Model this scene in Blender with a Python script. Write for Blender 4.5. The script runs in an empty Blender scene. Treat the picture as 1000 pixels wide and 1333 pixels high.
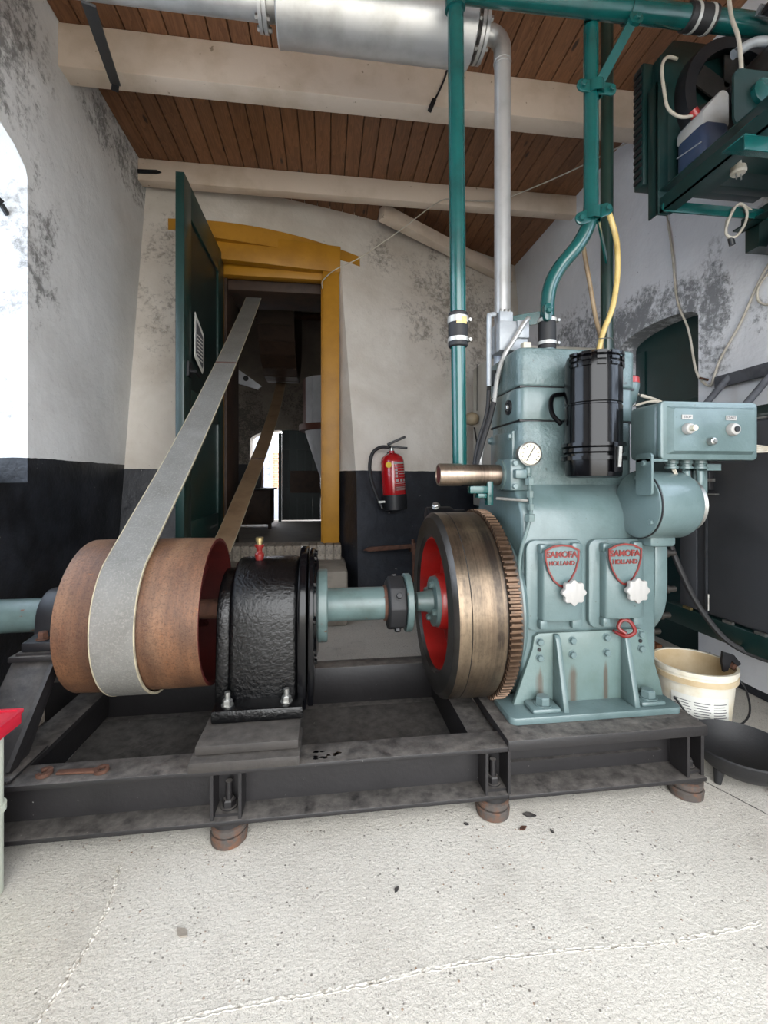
import bpy, bmesh, math, random
from mathutils import Vector, Matrix
random.seed(7)
PI = math.pi
R = math.radians
S = bpy.context.scene
COL = S.collection

# ------------------------------------------------------------------ camera, sky, exposure
cam_d = bpy.data.cameras.new('camera')
cam = bpy.data.objects.new('camera', cam_d)
COL.objects.link(cam)
cam.location = (0, 0, .95)
cam.rotation_euler = (R(90), 0, R(-7.3))
cam_d.sensor_fit = 'HORIZONTAL'
cam_d.sensor_width = 36
cam_d.lens = 36 * .58
cam_d.shift_y = -.0415
cam_d.clip_start = .02
S.camera = cam

W = bpy.data.worlds.new('overcast_sky')
S.world = W
W.use_nodes = True
bg = W.node_tree.nodes['Background']
bg.inputs[0].default_value = (.96, .98, 1.0, 1)
bg.inputs[1].default_value = 9.0

S.view_settings.view_transform = 'Standard'
S.view_settings.look = 'None'
S.view_settings.gamma = 1
S.view_settings.use_curve_mapping = False
S.view_settings.exposure = 0.0
S.cycles.use_denoising = True
S.cycles.max_bounces = 7
S.cycles.diffuse_bounces = 5
S.cycles.caustics_reflective = False
S.cycles.caustics_refractive = False
S.cycles.sample_clamp_indirect = 6


def portal(name, loc, rot, sx, sy):
    d = bpy.data.lights.new(name, 'AREA')
    d.shape = 'RECTANGLE'
    d.size = sx
    d.size_y = sy
    d.cycles.is_portal = True
    o = bpy.data.objects.new(name, d)
    o.location = loc
    o.rotation_euler = rot
    COL.objects.link(o)


portal('sky_portal', (.45, -.60, 1.21), (R(90), 0, 0), 2.6, 2.40)
portal('sky_portal', (-1.60, 1.25, 1.65), (0, R(-90), 0), 1.4, 1.6)


portal('sky_portal', (2.15, .45, 1.75), (0, R(90), 0), 1.3, 1.2)

# ------------------------------------------------------------------ materials
def lin(h):
    if isinstance(h, str):
        h = h.lstrip('#')
        c = [int(h[i:i + 2], 16) / 255 for i in (0, 2, 4)]
    else:
        c = [v / 255 for v in h]
    return tuple(v / 12.92 if v <= .04045 else ((v + .055) / 1.055) ** 2.4 for v in c) + (1,)


class NT:
    def __init__(s, name):
        s.m = bpy.data.materials.new(name)
        s.m.use_nodes = True
        s.t = s.m.node_tree
        s.b = s.t.nodes['Principled BSDF']
        s.co = s.t.nodes.new('ShaderNodeTexCoord').outputs['Object']

    def n(s, kind, **kw):
        x = s.t.nodes.new(kind)
        for k, v in kw.items():
            setattr(x, k, v)
        return x

    def link(s, a, b):
        s.t.links.new(a, b)

    def put(s, sock, v):
        if hasattr(v, 'is_linked') or isinstance(v, bpy.types.NodeSocket):
            s.link(v, sock)
        else:
            sock.default_value = v

    def map(s, scale=(1, 1, 1), rot=(0, 0, 0), loc=(0, 0, 0)):
        x = s.n('ShaderNodeMapping')
        x.inputs['Scale'].default_value = scale
        x.inputs['Rotation'].default_value = rot
        x.inputs['Location'].default_value = loc
        s.link(s.co, x.inputs[0])
        return x.outputs[0]

    def noise(s, scale, detail=5, rough=.55, vec=None, dist=0):
        x = s.n('ShaderNodeTexNoise')
        x.inputs['Scale'].default_value = scale
        x.inputs['Detail'].default_value = detail
        x.inputs['Roughness'].default_value = rough
        x.inputs['Distortion'].default_value = dist
        s.link(vec if vec is not None else s.co, x.inputs['Vector'])
        return x.outputs[0]

    def ramp(s, fac, lo, hi, c0=(0, 0, 0, 1), c1=(1, 1, 1, 1)):
        x = s.n('ShaderNodeValToRGB')
        x.color_ramp.elements[0].position = lo
        x.color_ramp.elements[1].position = hi
        x.color_ramp.elements[0].color = c0
        x.color_ramp.elements[1].color = c1
        s.link(fac, x.inputs[0])
        return x.outputs[0]

    def mix(s, fac, a, b, mode='MIX'):
        x = s.n('ShaderNodeMix', data_type='RGBA', blend_type=mode)
        s.put(x.inputs[0], fac)
        s.put(x.inputs[6], a)
        s.put(x.inputs[7], b)
        return x.outputs[2]

    def math(s, op, a, b=0., c=None, clamp=False):
        x = s.n('ShaderNodeMath', operation=op, use_clamp=clamp)
        s.put(x.inputs[0], a)
        s.put(x.inputs[1], b)
        if c is not None:
            s.put(x.inputs[2], c)
        return x.outputs[0]

    def xyz(s):
        x = s.n('ShaderNodeSeparateXYZ')
        s.link(s.co, x.inputs[0])
        return x.outputs

    def bump(s, h, strength=.3, dist=.01, prev=None):
        x = s.n('ShaderNodeBump')
        x.inputs['Strength'].default_value = strength
        x.inputs['Distance'].default_value = dist
        s.link(h, x.inputs['Height'])
        if prev is not None:
            s.link(prev, x.inputs['Normal'])
        s.link(x.outputs[0], s.b.inputs['Normal'])
        return x.outputs[0]

    def done(s, col, rough=.5, metal=0., coat=0.):
        s.put(s.b.inputs['Base Color'], col)
        s.put(s.b.inputs['Roughness'], rough)
        s.put(s.b.inputs['Metallic'], metal)
        s.b.inputs['Coat Weight'].default_value = coat
        s.b.inputs['Coat Roughness'].default_value = .1
        return s.m


def mat(name, c, rough=.5, metal=0., c2=None, scale=9., lo=.45, hi=.7, bump=0., bscale=60., bdist=.004,
        coat=0., dust=0., dustc='#8d8983', speck=None):
    t = NT(name)
    col = lin(c)
    if c2 is not None:
        col = t.mix(t.ramp(t.noise(scale, 6, .6), lo, hi), lin(c), lin(c2))
    if dust:
        g = t.n('ShaderNodeNewGeometry')
        sp = t.n('ShaderNodeSeparateXYZ')
        t.link(g.outputs['Normal'], sp.inputs[0])
        up = t.ramp(sp.outputs[2], .55, .95)
        f = t.math('MULTIPLY', up, t.ramp(t.noise(30, 5, .7), .25, .75))
        col = t.mix(t.math('MULTIPLY', f, dust), col, lin(dustc))
    if speck:
        col = t.mix(t.ramp(t.noise(speck[1], 3, .5), speck[2], speck[2] + .04), col, lin(speck[0]))
    if bump:
        t.bump(t.noise(bscale, 5, .6), bump, bdist)
    return t.done(col, rough, metal, coat)


ENG = mat('engine_green_paint', '#5c6e6f', .34, c2='#4b5d5d', scale=6, bump=.25, bscale=70, bdist=.004, coat=.25,
          speck=('#4d5a55', 55, .715))
ENG2 = mat('engine_green_cast_paint', '#5d7071', .34, c2='#475959', scale=10, bump=.8, bscale=85, bdist=.006, coat=.25,
           speck=('#39423f', 40, .71))
ENGD = mat('green_grey_shaft_paint', '#566867', .36, c2='#475653', scale=12, bump=.15, bscale=60, speck=('#5a3a2a', 38, .69))
TEAL = mat('teal_pipe_paint', '#0a4a48', .26, c2='#073c3a', scale=8, bump=.08, bscale=40, coat=.4, speck=('#b5c6c2', 60, .79))
TEALD = mat('dark_green_paint', '#0a2a29', .4, c2='#082220', scale=6, bump=.1, bscale=50, coat=.2)
GRND = mat('deep_green_pipe_paint', '#132c26', .32, c2='#0d221d', scale=8, coat=.3)
DOORG = mat('door_green_paint', '#0f302c', .42, c2='#0b2421', scale=5, bump=.15, bscale=50, coat=.15, speck=('#4a6a62', 70, .78))
DOORD = mat('door_black_green_paint', '#0c211f', .45, c2='#0a1a19', scale=5, bump=.15, bscale=50)
YEL = mat('ochre_paint', '#a87618', .5, c2='#946510', scale=5, bump=.15, bscale=40, speck=('#5a4314', 50, .73))
FRM = mat('black_frame_paint', '#1c1a1b', .5, c2='#151314', scale=9, bump=.2, bscale=60, dust=.85, dustc='#736e69',
          speck=('#8a8682', 120, .75))
FRMT = mat('dusty_tray_steel', '#262423', .75, c2='#363331', scale=7, bump=.15, bscale=80, dust=.6, dustc='#6b6763',
           speck=('#99948d', 80, .74))
BLKG = mat('black_gloss_casting_paint', '#060607', .22, bump=.7, bscale=95, bdist=.004, coat=0)
BLKS = mat('black_smooth_paint', '#08080a', .16, bump=.05, bscale=20)
BLKS.node_tree.nodes['Principled BSDF'].inputs['Specular IOR Level'].default_value = .28
BLKG.node_tree.nodes['Principled BSDF'].inputs['Specular IOR Level'].default_value = .4
BLKR = mat('black_rubber', '#1b1b1d', .6, bump=.2, bscale=120)
BLKP = mat('black_plastic', '#151518', .45)
STEEL = mat('zinc_steel', '#a9a9a6', .35, .9, c2='#8d8c88', scale=40)
SILV = mat('aluminium_paint', '#b4b4b3', .33, .55, c2='#9c9b98', scale=7, bump=.1, bscale=45, speck=('#777572', 40, .76))
ALU = mat('light_grey_housing', '#9da2a7', .4, .1, c2='#8b9095', scale=12)
CREAMB = mat('cream_beam_paint', '#cfbfae', .6, c2='#b9a791', scale=4, bump=.25, bscale=30, speck=('#8e7d69', 26, .70))
WHITEP = mat('white_plastic', '#9c9a97', .45)
CORDW = mat('white_cord', '#b3ada1', .5, c2='#9d9686', scale=20)
HOSEY = mat('yellowed_hose', '#c9b070', .35, c2='#ad9357', scale=14, coat=.3)
HOSEB = mat('brown_hose', '#8f7a5c', .45, c2='#6d5a42', scale=18)
RED = mat('red_paint', '#961c18', .35, c2='#761410', scale=6, coat=.3)
REDD = mat('red_oxide_paint', '#4e1612', .55, c2='#3c100d', scale=8)
REDEX = mat('extinguisher_red', '#a31218', .22, coat=.6)
RUST = mat('rusted_iron', '#57392b', .8, .1, c2='#3b251b', scale=30, bump=.6, bscale=120)
RUSTF = mat('rusty_foot', '#4a4440', .85, .1, c2='#6a4630', scale=35, bump=.6, bscale=110)
GREYC = mat('dark_grey_cabinet_paint', '#3f4146', .5, c2='#37393d', scale=5, bump=.08, bscale=150, speck=('#c9c9c6', 45, .80))
BUCK = mat('stained_white_bucket', '#d9d4c5', .45, c2='#c3b48f', scale=7, lo=.5, hi=.75)
BUCKI = mat('bucket_inside', '#c9b899', .5, c2='#b49d78', scale=6)
WOODD = mat('old_dark_wood', '#3a281c', .65, c2='#251811', scale=9, bump=.4, bscale=50)
WOODG = mat('grey_timber', '#332f2c', .7, c2='#272422', scale=14, bump=.4, bscale=60, dust=.45, dustc='#6a655f')
GLASSW = mat('gauge_face', '#c2bca9', .4)
BRASS = mat('worn_brass', '#8f7f58', .4, .8)
BLUEC = mat('blue_liquid_plastic', '#35435c', .4, c2='#2c384f', scale=8, coat=.3)
WHITEC = mat('translucent_white_plastic', '#a9a9a8', .45, c2='#98958c', scale=6)
BINP = mat('pale_green_bin_plastic', '#c3c9bb', .4, c2='#b5bbab', scale=3)
REDT = mat('red_tray_plastic', '#c3273a', .3, coat=.4)
HOPW = mat('pale_hopper_boards', '#c2c4c9', .5, c2='#a9abb0', scale=4)
HOPR = mat('brown_hopper_ring', '#5c3428', .55)
LETR = mat('badge_red', '#6e231e', .5)
REDK = mat('dark_red_paint', '#6e1814', .35, c2='#561310', scale=8)
PAPER = mat('print_paper', '#cfcfc8', .6)
INK = mat('dark_print', '#55565a', .6)
YTAG = mat('yellow_tag', '#d8b21c', .4)
TANK = mat('pale_grey_tank_paint', '#b9b5ab', .5, c2='#a39e92', scale=4)
BALL = mat('tan_float_ball', '#9a8a70', .5, c2='#83745d', scale=12)
CONC = mat('old_step_concrete', '#8b8378', .85, c2='#6a6258', scale=6, bump=.6, bscale=60)
LADR = mat('weathered_ladder_wood', '#56585e', .7, c2='#3f4147', scale=16, bump=.3, bscale=60)


def brick_mat(name, a, b):
    t = NT(name)
    oi = t.n('ShaderNodeObjectInfo')
    c = t.mix(oi.outputs['Random'], lin(a), lin(b))
    c = t.mix(t.ramp(t.noise(45, 5, .7), .45, .7), c, lin('#57504a'))
    t.bump(t.noise(90, 5, .6), .6, .004)
    return t.done(c, .85)


def stain_mat():
    t = NT('oil_streaked_green_paint')
    x, y, z = t.xyz()
    c = t.mix(t.ramp(t.noise(6, 6, .6), .45, .7), lin('#5c6f6d'), lin('#50625d'))
    n = t.noise(60, 5, .7, vec=t.map((1.6, 1.6, .12)))
    tot = None
    for (x0, z1, w) in ((.664, .385, .022), (.775, .390, .026), (.886, .392, .016)):
        dx = t.math('SUBTRACT', 1.0, t.math('MULTIPLY', t.math('ABSOLUTE', t.math('SUBTRACT', x, x0)), 1 / w), clamp=True)
        up = t.math('MULTIPLY', t.math('SUBTRACT', z1, z), 18., clamp=True)
        g = t.math('MULTIPLY', dx, up)
        tot = g if tot is None else t.math('MAXIMUM', tot, g)
    k = t.ramp(t.math('ADD', t.math('MULTIPLY', tot, .45), t.math('MULTIPLY', n, .55)), .42, .66)
    k = t.math('MULTIPLY', k, t.math('MULTIPLY', tot, 3., clamp=True))
    c = t.mix(t.math('MULTIPLY', k, .85), c, lin('#4a4036'))
    t.bump(t.noise(70, 5, .6), .25, .004)
    return t.done(c, .4, coat=.2)


ENGB = stain_mat()
BRICK = brick_mat('sill_brick', '#a39a8d', '#857a6d')


def floor_mat():
    t = NT('light_concrete')
    big = t.ramp(t.noise(1.6, 5, .6), .35, .7)
    c = t.mix(big, lin('#cfcac0'), lin('#bab4aa'))
    mid = t.ramp(t.noise(14, 6, .65), .35, .72)
    c = t.mix(t.math('MULTIPLY', mid, .45), c, lin('#d3cec4'))
    # wet-cast streaks and aggregate
    v = t.n('ShaderNodeTexVoronoi')
    v.inputs['Scale'].default_value = 95
    t.link(t.co, v.inputs['Vector'])
    gate = t.ramp(t.noise(26, 3, .5), .50, .62)
    peb = t.math('MULTIPLY', t.ramp(v.outputs['Distance'], .18, .30, (1, 1, 1, 1), (0, 0, 0, 1)), gate)
    vc = t.n('ShaderNodeSeparateColor')
    t.link(v.outputs['Color'], vc.inputs[0])
    pc = t.mix(t.ramp(vc.outputs[0], .55, .6), lin('#666059'), lin('#dcd8cd'))
    pc = t.mix(t.ramp(vc.outputs[1], .86, .9), pc, lin('#8c6a4c'))
    c = t.mix(t.math('MULTIPLY', peb, .95), c, pc)
    v2 = t.n('ShaderNodeTexVoronoi')
    v2.inputs['Scale'].default_value = 190
    t.link(t.co, v2.inputs['Vector'])
    g2_ = t.ramp(t.noise(45, 3, .6, vec=t.map(loc=(2, 7, 0))), .48, .64)
    p2 = t.math('MULTIPLY', t.ramp(v2.outputs['Distance'], .16, .34, (1, 1, 1, 1), (0, 0, 0, 1)), g2_)
    c = t.mix(t.math('MULTIPLY', p2, .75), c, lin('#77716a'))
    fine = t.noise(150, 4, .65)
    c = t.mix(t.math('MULTIPLY', t.ramp(fine, .55, .68), .5), c, lin('#7f7970'))
    c = t.mix(t.math('MULTIPLY', t.ramp(t.noise(330, 3, .6), .56, .66), .55), c, lin('#8a847a'))
    c = t.mix(t.math('MULTIPLY', t.ramp(t.noise(210, 3, .6, vec=t.map(loc=(5, 3, 1))), .60, .66), .6), c, lin('#e4e0d8'))
    # damp stains
    st = t.ramp(t.noise(3.2, 6, .7, dist=.6), .58, .72)
    c = t.mix(t.math('MULTIPLY', st, .35), c, lin('#8f8a82'))
    b1 = t.bump(t.noise(110, 6, .7), .75, .006)
    t.bump(peb, .35, .004, b1)
    return t.done(c, .8)


FLOOR = floor_mat()


def wall_mat(name, base, base2, stain, spots, dado, dado_z, stain_lo=.56, extra=None):
    """limewashed plaster with black mould, and a black painted dado below dado_z"""
    t = NT(name)
    x, y, z = t.xyz()
    c = t.mix(t.ramp(t.noise(1.7, 6, .6, dist=.4), .35, .68), lin(base), lin(base2))
    c = t.mix(t.math('MULTIPLY', t.ramp(t.noise(7, 6, .7), .5, .75), .4), c, lin(base2))
    m = t.math('ADD', t.math('MULTIPLY', t.noise(4.5, 4, .6, dist=.8), .4), t.math('MULTIPLY', t.noise(30, 8, .75, dist=.35), .6))
    if spots is not None:
        area = None
        for (cx, cy, cz, sx, sy, sz, amt) in spots:
            dx = t.math('MULTIPLY', t.math('SUBTRACT', x, cx), 1 / sx)
            dy = t.math('MULTIPLY', t.math('SUBTRACT', y, cy), 1 / sy)
            dz = t.math('MULTIPLY', t.math('SUBTRACT', z, cz), 1 / sz)
            d = t.math('ADD', t.math('ADD', t.math('MULTIPLY', dx, dx), t.math('MULTIPLY', dy, dy)), t.math('MULTIPLY', dz, dz))
            g = t.math('MULTIPLY', t.math('SUBTRACT', 1.0, d, clamp=True), amt, clamp=True)
            area = g if area is None else t.math('MAXIMUM', area, g)
        k = t.math('ADD', m, t.math('MULTIPLY', area, .17))
        k = t.math('MULTIPLY', t.ramp(k, .575, .68), .75)
        k = t.math('MULTIPLY', k, t.math('MULTIPLY', area, 2.2, clamp=True), clamp=True)
        c = t.mix(k, c, lin(stain))
    sm = t.ramp(t.noise(55, 4, .6), .70, .74)
    c = t.mix(t.math('MULTIPLY', sm, .7), c, lin(stain))
    cr = t.ramp(t.noise(9, 9, .8, dist=1.0), .66, .69)
    c = t.mix(t.math('MULTIPLY', cr, .35), c, lin(stain))
    rough = .8
    if dado:
        e = t.math('ADD', z, t.math('MULTIPLY', t.math('SUBTRACT', t.noise(9, 3), .5), .012))
        f = t.math('LESS_THAN', e, dado_z)
        dc = t.mix(t.ramp(t.noise(4, 6, .7), .4, .75), lin(dado), lin('#2c2f36'))
        dc = t.mix(t.ramp(t.noise(38, 5, .65), .715, .74), dc, lin('#b9b6b0'))
        c = t.mix(f, c, dc)
        rough = t.math('SUBTRACT', .8, t.math('MULTIPLY', f, .35))
    b1 = t.bump(t.noise(6, 6, .6), .5, .02)
    t.bump(t.noise(60, 5, .6), .3, .004, b1)
    return t.done(c, rough)


WALLL = wall_mat('left_wall_plaster', '#d9d9d8', '#c6c5c3', '#504e4c',
                 [(-1.25, 1.6, 2.75, .5, .75, .62, 1.0), (-1.25, 2.16, 2.0, .5, .2, .6, .6), (-1.25, 3.0, 2.95, .5, .8, .25, .8),
                  (-1.4, 2.0, 1.5, .3, .1, 1.0, .55)], '#101115', 1.045)
WALLM = wall_mat('mill_wall_plaster', '#d8d2c9', '#bdb4a8', '#756d64',
                 [(1.2, 3.7, 2.5, .8, .8, .9, .75), (-1.1, 3.1, 2.3, .25, .5, .9, .6), (.45, 3.4, 2.8, .2, .6, .3, .6)], '#15171d', 1.02)
WALLR = wall_mat('right_wall_plaster', '#dcdee2', '#cccdd1', '#45474b',
                 [(1.87, 2.5, 1.84, .4, .62, .3, 1.35), (1.87, 1.95, 1.72, .4, .14, .45, 1.1), (1.87, 1.75, 1.66, .4, .12, .12, .9),
                  (1.87, 3.3, 1.95, .4, .9, .45, .7), (1.87, 1.55, 2.1, .4, .3, .2, .7)], '#15171d', .035)
WALLP = wall_mat('plain_plaster', '#c9c8c5', '#b4b2ae', '#5a5855', None, None, 0)
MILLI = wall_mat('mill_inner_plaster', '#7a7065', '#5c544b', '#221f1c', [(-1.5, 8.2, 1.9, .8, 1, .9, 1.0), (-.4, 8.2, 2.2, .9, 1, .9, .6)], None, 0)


def wood_mat():
    t = NT('stained_ceiling_pine')
    oi = t.n('ShaderNodeObjectInfo')
    off = t.n('ShaderNodeCombineXYZ')
    r10 = t.math('MULTIPLY', oi.outputs['Random'], 37.)
    t.link(r10, off.inputs[0])
    t.link(r10, off.inputs[1])
    va = t.n('ShaderNodeVectorMath', operation='ADD')
    t.link(t.co, va.inputs[0])
    t.link(off.outputs[0], va.inputs[1])
    mp = t.n('ShaderNodeMapping')
    mp.inputs['Scale'].default_value = (9, .8, 9)
    t.link(va.outputs[0], mp.inputs[0])
    w = t.n('ShaderNodeTexNoise')
    w.inputs['Scale'].default_value = 2.2
    w.inputs['Detail'].default_value = 3
    w.inputs['Distortion'].default_value = .6
    t.link(mp.outputs[0], w.inputs['Vector'])
    rings = t.math('FRACT', t.math('MULTIPLY', w.outputs[0], 9.))
    g = t.ramp(rings, .0, .9)
    c = t.mix(g, lin('#845a3d'), lin('#55341f'))
    hue = t.mix(oi.outputs['Random'], lin('#8c6142'), lin('#634128'))
    c = t.mix(.45, c, hue)
    mk = t.n('ShaderNodeMapping')
    mk.inputs['Scale'].default_value = (9, 2.6, 1)
    t.link(va.outputs[0], mk.inputs[0])
    v = t.n('ShaderNodeTexVoronoi')
    v.inputs['Scale'].default_value = 1.0
    t.link(mk.outputs[0], v.inputs['Vector'])
    k = t.ramp(v.outputs['Distance'], .06, .11, (1, 1, 1, 1), (0, 0, 0, 1))
    c = t.mix(k, c, lin('#2a1710'))
    t.bump(g, .15, .002)
    return t.done(c, .55)


PINE = wood_mat()


def banded(name, c1, c2, c3, sx, metal, rough, bump=.3):
    """worn cylinder surface: bands around an axle that lies along x"""
    t = NT(name)
    a = t.ramp(t.noise(sx, 6, .75, vec=t.map((7, .12, .12))), .38, .60)
    c = t.mix(a, lin(c1), lin(c2))
    b = t.ramp(t.noise(sx * .55, 6, .65, vec=t.map((1.6, .8, .8), loc=(3, 1, 7))), .45, .72)
    c = t.mix(b, c, lin(c3))
    f = t.noise(120, 4, .6, vec=t.map((1, .6, .6)))
    c = t.mix(t.math('MULTIPLY', t.ramp(f, .5, .7), .35), c, lin(c2))
    t.bump(t.noise(90, 5, .65), bump, .003)
    return t.done(c, rough, metal)


def pulley_mat():
    t = NT('rusty_pulley_face')
    band = t.noise(3.0, 5, .7, vec=t.map((9, .1, .1)))
    c = t.mix(t.ramp(band, .36, .62), lin('#77543c'), lin('#5c402e'))
    mott = t.ramp(t.noise(9, 7, .7, vec=t.map((1.4, .9, .9))), .42, .68)
    c = t.mix(t.math('MULTIPLY', mott, .7), c, lin('#46342a'))
    pale = t.ramp(t.noise(2.2, 5, .6, vec=t.map((3, .6, .6), loc=(4, 2, 9))), .52, .70)
    c = t.mix(t.math('MULTIPLY', pale, .6), c, lin('#8d7057'))
    fine = t.noise(170, 4, .65)
    c = t.mix(t.math('MULTIPLY', t.ramp(fine, .48, .66), .55), c, lin('#3a231a'))
    c = t.mix(t.math('MULTIPLY', t.ramp(t.noise(26, 5, .7), .66, .74), .8), c, lin('#8f592d'))
    t.bump(t.noise(130, 5, .7), .45, .003)
    return t.done(c, .48, .15)


PULR = pulley_mat()
FLYT = banded('worn_flywheel_tread', '#6b5d4e', '#3f3832', '#8a7a66', 6, .85, .33, .15)
FLYF = mat('dark_steel_rim_face', '#4a4744', .38, .8, c2='#37342f', scale=8)
GEAR = mat('brown_gear_steel', '#6a5545', .42, .75, c2='#463a31', scale=14)
PIPEB = banded('bare_brown_steel_tube', '#85776a', '#5b5148', '#9a8c7d', 5, .85, .3, .1)


def belt_mat():
    t = NT('canvas_drive_belt')
    c = t.mix(t.ramp(t.noise(6, 6, .7), .35, .7), lin('#757470'), lin('#62605b'))
    c = t.mix(t.math('MULTIPLY', t.ramp(t.noise(160, 3, .6), .5, .7), .5), c, lin('#8f8c85'))
    t.bump(t.noise(220, 3, .6), .5, .002)
    return t.done(c, .62)


BELT = belt_mat()
BELTE = mat('frayed_belt_edge', '#a89e86', .85, c2='#8a826e', scale=60)
BELTI = mat('brown_belt_leather', '#8d745a', .5, c2='#745c45', scale=7)
SEAM = mat('belt_splice_rubber', '#5c4640', .6)


def pane_mat():
    t = NT('window_glass')
    tr = t.n('ShaderNodeBsdfTransparent')
    tr.inputs[0].default_value = (.78, .84, .92, 1)
    gl = t.n('ShaderNodeBsdfGlossy')
    gl.inputs['Roughness'].default_value = .02
    mx = t.n('ShaderNodeMixShader')
    mx.inputs[0].default_value = .07
    t.link(tr.outputs[0], mx.inputs[1])
    t.link(gl.outputs[0], mx.inputs[2])
    t.link(mx.outputs[0], t.t.nodes['Material Output'].inputs[0])
    return t.m


PANE = pane_mat()


# ------------------------------------------------------------------ mesh helpers
def catmull(pts, k=6):
    P = [Vector(p) for p in pts]
    if len(P) < 3 or k < 2:
        return P
    out = []
    for i in range(len(P) - 1):
        p0 = P[i - 1] if i else P[0] * 2 - P[1]
        p1, p2 = P[i], P[i + 1]
        p3 = P[i + 2] if i + 2 < len(P) else P[-1] * 2 - P[-2]
        for j in range(k):
            t = j / k
            out.append(.5 * ((2 * p1) + (p2 - p0) * t + (2 * p0 - 5 * p1 + 4 * p2 - p3) * t * t + (3 * p1 - p0 - 3 * p2 + p3) * t ** 3))
    out.append(P[-1])
    return out


def basis(d):
    d = Vector(d).normalized()
    a = Vector((0, 0, 1)) if abs(d.z) < .9 else Vector((0, 1, 0))
    u = d.cross(a).normalized()
    return d, u, u.cross(d).normalized()


def rrect(a0, a1, b0, b1, r, n=5):
    out = []
    for (ca, cb, s) in ((a1 - r, b0 + r, -90), (a1 - r, b1 - r, 0), (a0 + r, b1 - r, 90), (a0 + r, b0 + r, 180)):
        for i in range(n + 1):
            t = R(s + 90 * i / n)
            out.append((ca + r * math.cos(t), cb + r * math.sin(t)))
    return out


def arc(ca, cb, r, d0, d1, n=12):
    return [(ca + r * math.cos(R(d0 + (d1 - d0) * i / n)), cb + r * math.sin(R(d0 + (d1 - d0) * i / n))) for i in range(n + 1)]


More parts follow.
